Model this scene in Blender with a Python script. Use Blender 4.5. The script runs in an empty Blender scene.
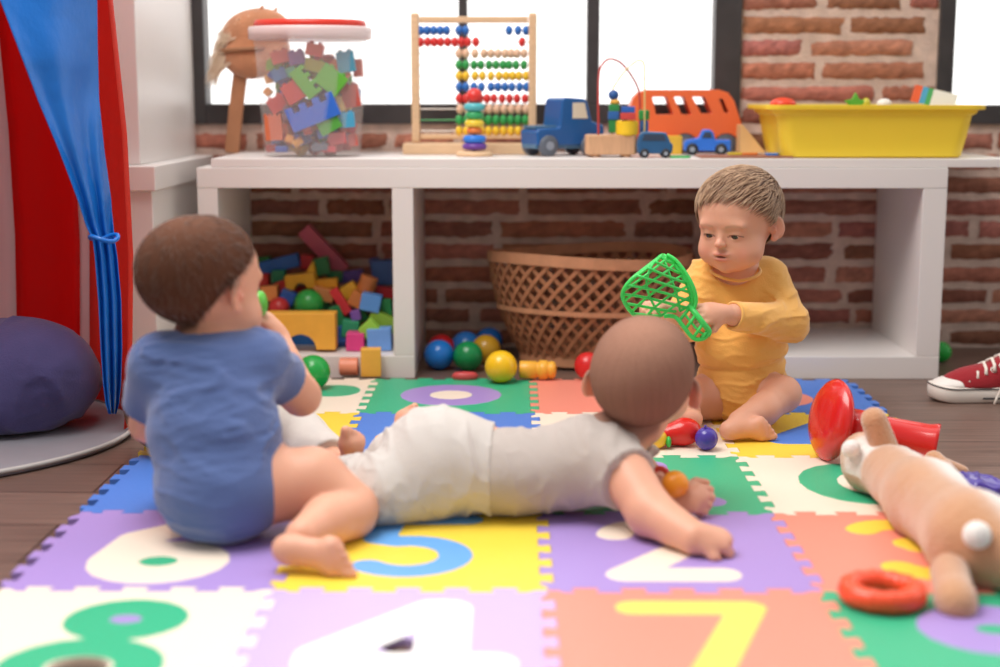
import bpy, bmesh, math, random
import numpy as np
from mathutils import Vector, Matrix
random.seed(7)
rng = np.random.default_rng(5)
D = bpy.data
COL = bpy.context.scene.collection
PI = math.pi

# ------------------------------------------------------------------ camera geometry
FPX = 1450.0
CAMZ = 0.56
TH = math.atan((333.5 - 96) / FPX)
PS = math.radians(0.5)
FW = np.array([-math.sin(PS) * math.cos(TH), math.cos(PS) * math.cos(TH), -math.sin(TH)])
RT = np.array([math.cos(PS), math.sin(PS), 0.0])
UP = np.cross(RT, FW)
CC = np.array([0, 0, CAMZ])


def P(px, py, Y):
    d = FW * FPX + RT * (px - 500) + UP * (333.5 - py)
    return CC + d * Y / d[1]


def G(px, py, z=0.01):
    d = FW * FPX + RT * (px - 500) + UP * (333.5 - py)
    return CC + d * (z - CC[2]) / d[2]


# ------------------------------------------------------------------ materials
def lin(h):
    if isinstance(h, str):
        h = h.lstrip('#')
        c = [int(h[i:i + 2], 16) / 255 for i in (0, 2, 4)]
    else:
        c = [v / 255 for v in h]
    return tuple(v / 12.92 if v <= .04045 else ((v + .055) / 1.055) ** 2.4 for v in c) + (1.0,)


MATS = {}


def mat(name, col, rough=.5, sss=0, sheen=0, coat=0, metal=0, spec=.5, bump=None, var=None,
        alpha=None, vcol=False, emit=None, transl=0, wave=None):
    if name in MATS:
        return MATS[name]
    m = D.materials.new(name)
    m.use_nodes = True
    nt = m.node_tree
    N, L = nt.nodes, nt.links
    b = N['Principled BSDF']
    out = N['Material Output']
    c = lin(col)
    b.inputs['Base Color'].default_value = c
    b.inputs['Roughness'].default_value = rough
    b.inputs['Metallic'].default_value = metal
    b.inputs['Specular IOR Level'].default_value = spec
    b.inputs['Sheen Weight'].default_value = sheen
    b.inputs['Coat Weight'].default_value = coat
    if sss:
        b.inputs['Subsurface Weight'].default_value = sss
        b.inputs['Subsurface Radius'].default_value = (1, .35, .2)
        b.inputs['Subsurface Scale'].default_value = .012
    tc = N.new('ShaderNodeTexCoord')
    src = None
    if vcol:
        a = N.new('ShaderNodeVertexColor')
        a.layer_name = 'Col'
        src = a.outputs['Color']
    if var:
        n = N.new('ShaderNodeTexNoise')
        n.inputs['Scale'].default_value = var[0]
        n.inputs['Detail'].default_value = 5
        if len(var) > 2:
            mp = N.new('ShaderNodeMapping')
            mp.inputs['Scale'].default_value = var[2]
            L.new(tc.outputs['Object'], mp.inputs[0])
            L.new(mp.outputs[0], n.inputs['Vector'])
        else:
            L.new(tc.outputs['Object'], n.inputs['Vector'])
        mr = N.new('ShaderNodeMapRange')
        mr.inputs['From Min'].default_value = .3
        mr.inputs['From Max'].default_value = .7
        mr.inputs['To Min'].default_value = 1 - var[1]
        mr.inputs['To Max'].default_value = 1 + var[1]
        L.new(n.outputs['Fac'], mr.inputs['Value'])
        vm = N.new('ShaderNodeVectorMath')
        vm.operation = 'SCALE'
        if src:
            L.new(src, vm.inputs[0])
        else:
            vm.inputs[0].default_value = c[:3]
        L.new(mr.outputs[0], vm.inputs['Scale'])
        src = vm.outputs[0]
    if src:
        L.new(src, b.inputs['Base Color'])
    if bump:
        n = N.new('ShaderNodeTexNoise')
        n.inputs['Scale'].default_value = bump[0]
        n.inputs['Detail'].default_value = 6
        if len(bump) > 2:
            mp = N.new('ShaderNodeMapping')
            mp.inputs['Scale'].default_value = bump[2]
            L.new(tc.outputs['Object'], mp.inputs[0])
            L.new(mp.outputs[0], n.inputs['Vector'])
        else:
            L.new(tc.outputs['Object'], n.inputs['Vector'])
        bp = N.new('ShaderNodeBump')
        bp.inputs['Strength'].default_value = bump[1]
        bp.inputs['Distance'].default_value = .004
        L.new(n.outputs['Fac'], bp.inputs['Height'])
        L.new(bp.outputs[0], b.inputs['Normal'])
    if emit:
        b.inputs['Emission Color'].default_value = c
        b.inputs['Emission Strength'].default_value = emit
    surf = b.outputs[0]
    if transl:
        t = N.new('ShaderNodeBsdfTranslucent')
        t.inputs[0].default_value = c
        mx = N.new('ShaderNodeMixShader')
        mx.inputs[0].default_value = transl
        L.new(surf, mx.inputs[1])
        L.new(t.outputs[0], mx.inputs[2])
        surf = mx.outputs[0]
    if alpha is not None:
        t = N.new('ShaderNodeBsdfTransparent')
        mx = N.new('ShaderNodeMixShader')
        mx.inputs[0].default_value = alpha
        L.new(t.outputs[0], mx.inputs[1])
        L.new(surf, mx.inputs[2])
        surf = mx.outputs[0]
    if surf is not b.outputs[0]:
        L.new(surf, out.inputs['Surface'])
    MATS[name] = m
    return m


def plastic(col, rough=.32):
    return mat('plastic_' + str(col), col, rough, spec=.5)


def paint(col, rough=.45):
    return mat('painted_wood_' + str(col), col, rough, var=(40, .05))


def foam(col):
    return mat('foam_' + str(col), col, .42, spec=.5, bump=(260, .25))


# ------------------------------------------------------------------ objects
def tag(o, label=None, cat=None, group=None, kind=None):
    if label: o['label'] = label
    if cat: o['category'] = cat
    if group: o['group'] = group
    if kind: o['kind'] = kind
    return o


def empty(name, loc, label=None, cat=None, group=None, kind=None, rz=0):
    o = D.objects.new(name, None)
    COL.objects.link(o)
    o.location = loc
    o.rotation_euler = (0, 0, rz)
    o.empty_display_size = .02
    return tag(o, label, cat, group, kind)


def worldmat(o):
    m = Matrix.LocRotScale(o.location, o.rotation_euler, o.scale)
    return worldmat(o.parent) @ m if o.parent else m


def link(name, me, m=None, parent=None, origin=None, smooth=None):
    """mesh data in world coordinates -> object; origin moves the object's own origin"""
    o = D.objects.new(name, me)
    COL.objects.link(o)
    if parent is not None:
        o.parent = parent
        inv = worldmat(parent).inverted()
        me.transform(inv)
    if origin is None and parent is None and len(me.vertices):
        co = np.empty(len(me.vertices) * 3, dtype=np.float32)
        me.vertices.foreach_get('co', co)
        co = co.reshape(-1, 3)
        mn, mx = co.min(0), co.max(0)
        origin = ((mn[0] + mx[0]) / 2, (mn[1] + mx[1]) / 2, mn[2])
    if origin is not None and parent is None:
        v = Vector([float(q) for q in origin])
        me.transform(Matrix.Translation(-v))
        o.location = v
    if m is not None:
        if isinstance(m, (list, tuple)):
            for q in m: me.materials.append(q)
        else:
            me.materials.append(m)
    return o


def rotm(ax, deg):
    return np.array(Matrix.Rotation(math.radians(deg), 3, ax))


def frame_z(d):
    d = np.array(d, float)
    d = d / np.linalg.norm(d)
    a = np.array([0, 0, 1.]) if abs(d[2]) < .9 else np.array([1., 0, 0])
    x = np.cross(a, d)
    x /= np.linalg.norm(x)
    return np.stack([x, np.cross(d, x), d], 1)


class MB:
    def __init__(s):
        s.v, s.f, s.mi, s.sm = [], [], [], []
        s.cur = 0

    def add(s, vs, fs, smooth=False):
        n = len(s.v)
        s.v += [tuple(float(c) for c in p) for p in vs]
        s.f += [tuple(i + n for i in f) for f in fs]
        s.mi += [s.cur] * len(fs)
        s.sm += [smooth] * len(fs)
        return s

    def box(s, c, size, R=None):
        x, y, z = [q / 2 for q in size]
        vs = np.array([(-x, -y, -z), (x, -y, -z), (x, y, -z), (-x, y, -z), (-x, -y, z), (x, -y, z), (x, y, z), (-x, y, z)])
        if R is not None: vs = vs @ np.array(R).T
        vs = vs + np.array(c)
        return s.add(vs, [(3, 2, 1, 0), (4, 5, 6, 7), (0, 1, 5, 4), (1, 2, 6, 5), (2, 3, 7, 6), (3, 0, 4, 7)])

    def bb(s, x0, x1, y0, y1, z0, z1):
        return s.box(((x0 + x1) / 2, (y0 + y1) / 2, (z0 + z1) / 2), (x1 - x0, y1 - y0, z1 - z0))

    def rings(s, rings, closed=True, caps=True, smooth=True):
        n = len(rings[0])
        vs = [p for r in rings for p in r]
        fs = []
        for i in range(len(rings) - 1):
            for j in range(n if closed else n - 1):
                k = (j + 1) % n
                fs.append((i * n + j, i * n + k, (i + 1) * n + k, (i + 1) * n + j))
        if caps:
            fs.append(tuple(range(n))[::-1])
            fs.append(tuple(range((len(rings) - 1) * n, len(rings) * n)))
        return s.add(vs, fs, smooth)

    def lathe(s, prof, c, axis=(0, 0, 1), n=24, sx=1, sy=1, caps=True, smooth=True, R=None):
        """prof: (r, h) list"""
        F = frame_z(axis) if R is None else np.array(R)
        if R is None and abs(axis[2]) > .99: F = np.eye(3) * (1 if axis[2] > 0 else 1)
        rs = []
        for r, h in prof:
            r = max(r, 1e-5)
            rs.append([np.array(c) + F @ np.array([r * sx * math.cos(2 * PI * k / n), r * sy * math.sin(2 * PI * k / n), h]) for k in range(n)])
        return s.rings(rs, True, caps, smooth)

    def cyl(s, a, b, r, r2=None, n=16):
        a, b = np.array(a, float), np.array(b, float)
        h = np.linalg.norm(b - a)
        return s.lathe([(r, 0), (r if r2 is None else r2, h)], a, b - a, n, smooth=False, R=frame_z(b - a))

    def ball(s, c, r, n=24, sc=(1, 1, 1), R=None):
        m = n // 2
        c = np.array(c)
        rs = []
        for i in range(m + 1):
            t = PI * i / m
            q = [np.array([sc[0] * r * math.sin(t) * math.cos(2 * PI * k / n), sc[1] * r * math.sin(t) * math.sin(2 * PI * k / n), -sc[2] * r * math.cos(t)]) for k in range(n)]
            if i in (0, m): q = [a + np.array([1e-5 * math.cos(2 * PI * k / n), 1e-5 * math.sin(2 * PI * k / n), 0]) for k, a in enumerate(q)]
            if R is not None: q = [R @ a for a in q]
            rs.append([c + a for a in q])
        return s.rings(rs)

    def tube(s, pts, r, n=8, closed=False, flat=None):
        """r scalar or list; flat=(w,h, normalvec list or None)"""
        pts = [np.array(p, float) for p in pts]
        m = len(pts)
        rr = r if isinstance(r, (list, tuple, np.ndarray)) else [r] * m
        rs = []
        prev = None
        for i, p in enumerate(pts):
            if closed:
                t = pts[(i + 1) % m] - pts[i - 1]
            else:
                t = pts[min(i + 1, m - 1)] - pts[max(i - 1, 0)]
            t = t / (np.linalg.norm(t) + 1e-12)
            if prev is None:
                a = np.array([0, 0, 1.]) if abs(t[2]) < .9 else np.array([1., 0, 0])
            else:
                a = prev
            x = a - t * (a @ t)
            x /= np.linalg.norm(x)
            prev = x
            y = np.cross(t, x)
            rs.append([p + rr[i] * (x * math.cos(2 * PI * k / n) + y * math.sin(2 * PI * k / n)) for k in range(n)])
        if closed:
            rs.append(rs[0])
            return s.rings(rs, caps=False)
        return s.rings(rs)

    def ribbon(s, pts, nor, w, h):
        """flat strip following pts, with outward normals nor, width w, thickness h"""
        m = len(pts)
        rs = []
        for i in range(m):
            p = np.array(pts[i])
            t = np.array(pts[min(i + 1, m - 1)]) - np.array(pts[max(i - 1, 0)])
            t = t / np.linalg.norm(t)
            nn = np.array(nor[i])
            b = np.cross(t, nn)
            b /= np.linalg.norm(b)
            rs.append([p + b * w / 2 - nn * h / 2, p + b * w / 2 + nn * h / 2, p - b * w / 2 + nn * h / 2, p - b * w / 2 - nn * h / 2])
        return s.rings(rs, smooth=False)

    def prism(s, poly, o, ux, uy, depth):
        """poly 2D (convex or simple), extruded by depth along ux x uy"""
        o, ux, uy = np.array(o, float), np.array(ux, float), np.array(uy, float)
        nz = np.cross(ux, uy)
        n = len(poly)
        a = [o + ux * p[0] + uy * p[1] - nz * depth / 2 for p in poly]
        b = [q + nz * depth for q in a]
        fs = [tuple(range(n))[::-1], tuple(range(n, 2 * n))] + [(i, (i + 1) % n, n + (i + 1) % n, n + i) for i in range(n)]
        return s.add(a + b, fs)

    def build(s, name, m, parent=None, bevel=0, seg=2, origin=None, sub=0, solid=0, auto=None):
        me = D.meshes.new(name)
        me.from_pydata(s.v, [], s.f)
        me.polygons.foreach_set('material_index', s.mi)
        me.polygons.foreach_set('use_smooth', s.sm)
        bm = bmesh.new()
        bm.from_mesh(me)
        bmesh.ops.recalc_face_normals(bm, faces=bm.faces)
        bm.to_mesh(me)
        bm.free()
        me.update()
        o = link(name, me, m, parent, origin)
        if solid:
            q = o.modifiers.new('solid', 'SOLIDIFY')
            q.thickness = solid
            q.offset = 0
        if bevel:
            q = o.modifiers.new('bevel', 'BEVEL')
            q.width = bevel
            q.segments = seg
            q.limit_method = 'ANGLE'
            q.angle_limit = .6
            q.harden_normals = False
            if seg > 1:
                for p in o.data.polygons: p.use_smooth = True
                o.modifiers.new('wn', 'WEIGHTED_NORMAL')
        if sub:
            q = o.modifiers.new('sub', 'SUBSURF')
            q.levels = q.render_levels = sub
        return o


# ------------------------------------------------------------------ implicit surfaces (smooth union of primitives, polygonised by surface nets)
def _smin(a, b, k):
    if k <= 0: return np.minimum(a, b)
    h = np.maximum(k - np.abs(a - b), 0) / k
    return np.minimum(a, b) - h * h * k * .25


def _smax(a, b, k):
    return -_smin(-a, -b, k)


def prim_d(pr, X, Y, Z):
    t = pr[0]
    if t in ('cap', 'fcap', 'subcap'):
        a, b, ra, rb = np.array(pr[1]), np.array(pr[2]), pr[3], pr[4]
        ab = b - a
        L2 = max(ab @ ab, 1e-12)
        px, py, pz = X - a[0], Y - a[1], Z - a[2]
        tt = (px * ab[0] + py * ab[1] + pz * ab[2]) / L2
        tc = np.clip(tt, 0, 1)
        d = np.sqrt((px - tc * ab[0]) ** 2 + (py - tc * ab[1]) ** 2 + (pz - tc * ab[2]) ** 2) - (ra + (rb - ra) * tc)
        if t == 'fcap':
            d = np.maximum(d, (tt - 1) * math.sqrt(L2))
        return d
    if t in ('ell', 'subell'):
        c, r, R = np.array(pr[1]), np.array(pr[2]), pr[3]
        px, py, pz = X - c[0], Y - c[1], Z - c[2]
        if R is not None:
            px, py, pz = (px * R[0, 0] + py * R[1, 0] + pz * R[2, 0], px * R[0, 1] + py * R[1, 1] + pz * R[2, 1], px * R[0, 2] + py * R[1, 2] + pz * R[2, 2])
        k0 = np.sqrt((px / r[0]) ** 2 + (py / r[1]) ** 2 + (pz / r[2]) ** 2)
        k1 = np.sqrt((px / r[0] ** 2) ** 2 + (py / r[1] ** 2) ** 2 + (pz / r[2] ** 2) ** 2)
        return k0 * (k0 - 1) / np.maximum(k1, 1e-9)


def prim_box(pr, pad):
    if pr[0] in ('cap', 'fcap', 'subcap'):
        a, b = np.array(pr[1]), np.array(pr[2])
        r = max(pr[3], pr[4])
        return np.minimum(a, b) - r - pad, np.maximum(a, b) + r + pad
    c = np.array(pr[1])
    r = max(pr[2])
    return c - r - pad, c + r + pad


class Field:
    def __init__(s, lo, hi, h, zfine=None):
        s.ax = [np.arange(lo[i], hi[i] + h, h) for i in range(3)]
        if zfine:  # (z0, hz): finer above z0
            s.ax[2] = np.concatenate([np.arange(lo[2], zfine[0], h), np.arange(zfine[0], hi[2] + zfine[1], zfine[1])])
        s.h = h
        s.D = np.full([len(a) for a in s.ax], .05, dtype=np.float32)

    def win(s, lo, hi):
        sl = tuple(slice(max(int(np.searchsorted(s.ax[i], lo[i])) - 1, 0), int(np.searchsorted(s.ax[i], hi[i])) + 1) for i in range(3))
        X = s.ax[0][sl[0]][:, None, None].astype(np.float32)
        Y = s.ax[1][sl[1]][None, :, None].astype(np.float32)
        Z = s.ax[2][sl[2]][None, None, :].astype(np.float32)
        return sl, X, Y, Z

    def add(s, prims, grow=0.0):
        for pr in prims:
            k = pr[-1]
            pad = k + .012 + abs(grow)
            lo, hi = prim_box(pr, pad)
            sl, X, Y, Z = s.win(lo, hi)
            if min(s.D[sl].shape) == 0: continue
            d = prim_d(pr, X, Y, Z)
            if pr[0].startswith('sub'):
                s.D[sl] = _smax(s.D[sl], -(d + grow), k)
            else:
                s.D[sl] = _smin(s.D[sl], d - grow, k)
        return s

    def clip(s, fn):
        """fn(X,Y,Z)->distance field, intersected"""
        X, Y, Z = s.ax[0][:, None, None], s.ax[1][None, :, None], s.ax[2][None, None, :]
        s.D = np.maximum(s.D, fn(X, Y, Z)).astype(np.float32)
        return s

    def disp(s, fn):
        X, Y, Z = s.ax[0][:, None, None], s.ax[1][None, :, None], s.ax[2][None, None, :]
        s.D = (s.D + fn(X, Y, Z)).astype(np.float32)
        return s

    def nets(s):
        Dm = s.D
        ins = Dm < 0
        nx, ny, nz = Dm.shape
        cnt = np.zeros((nx - 1, ny - 1, nz - 1), np.int8)
        for i in (0, 1):
            for j in (0, 1):
                for k in (0, 1):
                    cnt += ins[i:nx - 1 + i, j:ny - 1 + j, k:nz - 1 + k]
        act = (cnt > 0) & (cnt < 8)
        ci, cj, ck = np.nonzero(act)
        idx = np.full(act.shape, -1, np.int32)
        idx[ci, cj, ck] = np.arange(len(ci))
        acc = np.zeros((len(ci), 3))
        w = np.zeros(len(ci))
        corners = [(i, j, k) for i in (0, 1) for j in (0, 1) for k in (0, 1)]
        val = {c: Dm[ci + c[0], cj + c[1], ck + c[2]].astype(float) for c in corners}
        for a in corners:
            for ax in range(3):
                if a[ax] == 0:
                    b = list(a); b[ax] = 1; b = tuple(b)
                    va, vb = val[a], val[b]
                    m = (va < 0) != (vb < 0)
                    t = np.where(m, va / np.where(m, va - vb, 1), 0)
                    p = np.array(a, float)[None, :].repeat(len(ci), 0)
                    p[:, ax] = t
                    acc += p * m[:, None]
                    w += m
        acc /= w[:, None]
        V = np.empty((len(ci), 3))
        for ax, c in enumerate((ci, cj, ck)):
            A = s.ax[ax]
            V[:, ax] = A[c] + acc[:, ax] * (A[c + 1] - A[c])
        Fs = []
        for ax in range(3):
            sl0 = [slice(None)] * 3; sl1 = [slice(None)] * 3
            sl0[ax] = slice(0, -1); sl1[ax] = slice(1, None)
            a, b = ins[tuple(sl0)], ins[tuple(sl1)]
            o1, o2 = [(1, 2), (2, 0), (0, 1)][ax]
            e = np.argwhere(a != b)
            e = e[(e[:, o1] > 0) & (e[:, o2] > 0) & (e[:, o1] < Dm.shape[o1] - 1) & (e[:, o2] < Dm.shape[o2] - 1)]
            flip = a[e[:, 0], e[:, 1], e[:, 2]]
            q = []
            for d1, d2 in ((-1, -1), (0, -1), (0, 0), (-1, 0)):
                c = e.copy(); c[:, o1] += d1; c[:, o2] += d2
                q.append(idx[c[:, 0], c[:, 1], c[:, 2]])
            q = np.stack(q, 1)
            q[~flip] = q[~flip][:, ::-1]
            Fs.append(q)
        F = np.concatenate(Fs)
        F = F[(F >= 0).all(1)]
        return V, F

    def build(s, name, m, parent=None, color=None, keep=None, origin=None):
        V, F = s.nets()
        if keep is not None:
            kv = keep(V)
            F = F[kv[F].all(1)]
            used = np.unique(F)
            re = np.full(len(V), -1); re[used] = np.arange(len(used))
            V, F = V[used], re[F]
        me = D.meshes.new(name)
        me.vertices.add(len(V)); me.vertices.foreach_set('co', V.astype(np.float32).ravel())
        me.loops.add(F.size); me.loops.foreach_set('vertex_index', F.astype(np.int32).ravel())
        me.polygons.add(len(F))
        me.polygons.foreach_set('loop_start', np.arange(0, F.size, 4, dtype=np.int32))
        me.polygons.foreach_set('loop_total', np.full(len(F), 4, np.int32))
        me.polygons.foreach_set('use_smooth', np.ones(len(F), bool))
        me.update(calc_edges=True)
        me.validate()
        if color is not None:
            c = color(V)
            at = me.color_attributes.new('Col', 'FLOAT_COLOR', 'POINT')
            full = np.ones((len(V), 4), np.float32); full[:, :c.shape[1]] = c
            at.data.foreach_set('color', full.ravel())
        return link(name, me, m, parent, origin)


def sinnoise(seed, scale, n=7):
    r = np.random.default_rng(seed)
    K = r.normal(size=(n, 3)) * scale
    ph = r.uniform(0, 6.28, n)

    def f(X, Y, Z):
        return sum(np.sin(K[i, 0] * X + K[i, 1] * Y + K[i, 2] * Z + ph[i]) for i in range(n)) / n
    return f


def field_for(prims, h, pad=.015, **k):
    lo = np.full(3, 9.); hi = np.full(3, -9.)
    for p in prims:
        if p[0].startswith('sub'): continue
        a, b = prim_box(p, pad)
        lo = np.minimum(lo, a); hi = np.maximum(hi, b)
    return Field(lo, hi, h, **k).add(prims)


def copy_tree(o, parent=None):
    c = o.copy()
    COL.objects.link(c)
    c.parent = parent
    for ch in [q for q in D.objects if q.parent == o]:
        copy_tree(ch, c)
    return c


def wr_noise(amp, sc_, seed, ani=(1, 1, 1)):
    """cloth folds: sharp ridges between broad hollows"""
    f_ = sinnoise(seed, sc_)
    g_ = sinnoise(seed + 50, sc_ * 2.2)
    h_ = sinnoise(seed + 90, sc_ * .5)

    def fn(X, Y, Z):
        a = (X * ani[0] + .004 * np.sin(Z * 60), Y * ani[1], Z * ani[2])
        r1 = np.clip(1 - np.abs(f_(*a)) * 5, 0, 1)
        r2 = np.clip(1 - np.abs(g_(*a)) * 5, 0, 1)
        w_ = np.clip(.5 + 1.6 * h_(X, Y, Z), 0, 1)
        return -amp * w_ * (r1 + .45 * r2) + amp * .5
    return fn


# ------------------------------------------------------------------ render settings, camera, light
sc = bpy.context.scene
sc.view_settings.view_transform = 'Standard'
sc.view_settings.look = 'None'
sc.view_settings.gamma = 1
sc.view_settings.use_curve_mapping = False
sc.view_settings.exposure = 0.24
cam = D.cameras.new('camera')
cam.sensor_width = 36
cam.lens = FPX * 36 / 1000
cam.clip_start = .05
cam.dof.use_dof = True
cam.dof.focus_distance = 2.36
cam.dof.aperture_fstop = 2.1
co = D.objects.new('camera', cam)
COL.objects.link(co)
Rm = Matrix((RT, UP, -FW)).transposed()
co.matrix_world = Matrix.Translation(CC) @ Rm.to_4x4()
sc.camera = co

w = D.worlds.new('daylight')
sc.world = w
w.use_nodes = True
nt = w.node_tree
bg = nt.nodes['Background']
tc = nt.nodes.new('ShaderNodeTexCoord')
sp = nt.nodes.new('ShaderNodeSeparateXYZ')
mr = nt.nodes.new('ShaderNodeMapRange')
mr.inputs['From Min'].default_value = -.3
mr.inputs['From Max'].default_value = .3
mr.inputs['To Min'].default_value = .36
mr.inputs['To Max'].default_value = 1.75
nt.links.new(tc.outputs['Generated'], sp.inputs[0])
nt.links.new(sp.outputs['Y'], mr.inputs['Value'])
nt.links.new(mr.outputs[0], bg.inputs['Strength'])
bg.inputs['Color'].default_value = (1, .985, .965, 1)


def area(name, loc, target, size, power, col=(1, 1, 1)):
    l = D.lights.new(name, 'AREA')
    l.shape = 'RECTANGLE'
    l.size, l.size_y = size
    l.energy = power
    l.color = col
    o = D.objects.new(name, l)
    COL.objects.link(o)
    d = Vector(target) - Vector(loc)
    o.rotation_euler = d.to_track_quat('-Z', 'Y').to_euler()
    o.location = loc
    return o


area('added_overhead_fill', (-.7, 1.75, 2.35), (.05, 2.15, .1), (1.5, 1.3), 50, (1, .955, .91))  # unseen soft light, added to brighten upward faces and give direction

# ------------------------------------------------------------------ floor
WY = 3.235
m = mat('floor_wood', '5b4a44', .38, spec=.4)
nt = m.node_tree
N, L = nt.nodes, nt.links
b = N['Principled BSDF']
tc = N.new('ShaderNodeTexCoord')
br = N.new('ShaderNodeTexBrick')
br.inputs['Color1'].default_value = lin('7d665c')
br.inputs['Color2'].default_value = lin('6c564d')
br.inputs['Mortar'].default_value = lin('33261f')
br.inputs['Scale'].default_value = 1
br.inputs['Mortar Size'].default_value = .0016
br.inputs['Brick Width'].default_value = 1.2
br.inputs['Row Height'].default_value = .16
L.new(tc.outputs['Object'], br.inputs['Vector'])
mp = N.new('ShaderNodeMapping')
mp.inputs['Scale'].default_value = (4, 90, 1)
ns = N.new('ShaderNodeTexNoise')
ns.inputs['Scale'].default_value = 1.5
ns.inputs['Detail'].default_value = 8
L.new(tc.outputs['Object'], mp.inputs[0]); L.new(mp.outputs[0], ns.inputs['Vector'])
mx = N.new('ShaderNodeMix'); mx.data_type = 'RGBA'; mx.blend_type = 'MULTIPLY'
mx.inputs[0].default_value = .6
cr = N.new('ShaderNodeValToRGB')
cr.color_ramp.elements[0].position = .3; cr.color_ramp.elements[0].color = (.45, .42, .4, 1)
cr.color_ramp.elements[1].position = .7; cr.color_ramp.elements[1].color = (1.25, 1.2, 1.18, 1)
L.new(ns.outputs['Fac'], cr.inputs[0])
L.new(br.outputs['Color'], mx.inputs[6]); L.new(cr.outputs[0], mx.inputs[7])
L.new(mx.outputs[2], b.inputs['Base Color'])
f = MB(); f.bb(-2.6, 2.6, -.6, WY + .1, -.05, 0)
tag(f.build('floor', m), kind='structure')

# ------------------------------------------------------------------ brick wall with two window openings
W1 = (-.715, .498)   # window 1, x range
W2 = (.928, 2.05)
WZ = (.499, 1.9)     # openings, z range
mortar = mat('lime_mortar', 'dcc3b6', .95, spec=.1, var=(30, .16), bump=(180, 1.0))
brickm = mat('fired_brick', 'a8684f', .9, spec=.15, vcol=True, var=(60, .18), bump=(140, .8))
wb = MB()
wb.bb(-2.6, 2.6, WY, WY + .2, -.02, WZ[0])
wb.bb(-2.6, 2.6, WY, WY + .2, WZ[1], 2.4)
for a, c in ((-2.6, W1[0]), (W1[1], W2[0]), (W2[1], 2.6)):
    wb.bb(a, c, WY, WY + .2, WZ[0], WZ[1])
wall = wb.build('wall_back', mortar, origin=(0, WY, 0))
tag(wall, kind='structure')
bv, bf, bc = [], [], []
r = random.Random(11)
z = .006
row = 0
while z < 1.3:
    hgt = .0325 + r.uniform(-.003, .003)
    if z + hgt < WZ[0]: spans = [(-2.0, 2.2)]
    elif z < WZ[0]: z = WZ[0]; spans = [(W1[1] + .003, W2[0] - .003)]
    else: spans = [(W1[1] + .003, W2[0] - .003)]
    for a, e in spans:
        x = a - r.uniform(0, .2) * (a < -1)
        while x < e - .03:
            ln = r.choice((.27, .29, .25, .31, .13, .28, .22))
            if e > .9 and a > .4: ln = min(ln, r.choice((.12, .25, .29, .06)) + .1)
            x1 = min(x + ln, e)
            if x1 - x > .03:
                nx, nz = 15, 4
                base = len(bv)
                tone = np.array([.655, .435, .365]) * (1 + r.uniform(-.16, .13)) * np.array([1, 1 + r.uniform(-.05, .05), 1 + r.uniform(-.07, .07)])
                tl, tw = r.uniform(-.003, .003), r.uniform(-.0025, .0025)
                for j in range(nz + 1):
                    for i in range(nx + 1):
                        u, v = i / nx, j / nz
                        edge = (i in (0, nx)) or (j in (0, nz))
                        dx = r.gauss(0, .0016) if i in (0, nx) else 0
                        dz = r.gauss(0, .0013) if j in (0, nz) else 0
                        y = WY + (-.0008 if edge else -.006) + r.gauss(0, .0009) + tl * (u - .5)
                        bv.append((x + u * (x1 - x) + dx, y, z + v * hgt + dz + tw * (u - .5)))
                        bc.append(tuple(tone * (1 + r.gauss(0, .05))))
                for j in range(nz):
                    for i in range(nx):
                        q = base + j * (nx + 1) + i
                        bf.append((q, q + 1, q + nx + 2, q + nx + 1))
            x = x1 + r.uniform(.012, .024)
    z += hgt + .0165 + r.uniform(-.002, .002)
    row += 1
me = D.meshes.new('bricks')
me.from_pydata([tuple(map(float, p)) for p in bv], [], bf)
at = me.color_attributes.new('Col', 'FLOAT_COLOR', 'POINT')
at.data.foreach_set('color', np.array([(a, b_, c, 1) for a, b_, c in [tuple(lin(tuple(min(255, max(0, q * 255)) for q in t))[:3]) for t in bc]], dtype=np.float32).ravel())
for p in me.polygons: p.use_smooth = True
bo = link('brick_course', me, brickm, parent=wall)

# ------------------------------------------------------------------ windows (dark frames, real panes)
dark = mat('dark_window_frame', '3a3637', .5, var=(25, .15))
gl = mat('window_glass', 'ffffff', .02, alpha=.06)


def window(n, x0, x1, bars, fl, fr, fb):
    y0, y1 = WY - .012, WY + .05
    zb, zt = WZ
    e = empty('window_%d' % n, ((x0 + x1) / 2, WY, zb), kind='structure')
    s = MB()
    s.bb(x0, x0 + fl, y0, y1, zb, zt); s.bb(x1 - fr, x1, y0, y1, zb, zt)
    s.bb(x0 + fl, x1 - fr, y0, y1, zb, zb + fb); s.bb(x0 + fl, x1 - fr, y0, y1, zt - .05, zt)
    s.build('window_frame', dark, e, bevel=.002)
    for bx, bw in bars:
        q = MB(); q.bb(bx - bw / 2, bx + bw / 2, y0 + .004, y1 - .004, zb + fb, zt - .05)
        q.build('mullion', dark, e, bevel=.002)
    q = MB(); q.bb(x0 + fl - .002, x1 - fr + .002, WY + .016, WY + .020, zb + fb - .002, zt - .048)
    q.build('pane', gl, e)


px2x = lambda px, py=60: float(P(px, py, WY)[0])
window(1, W1[0], W1[1], [(px2x(463), .019), (px2x(593), .027)], .040, .058, .044)
window(2, W2[0], W2[1], [], .034, .05, .042)

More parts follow.
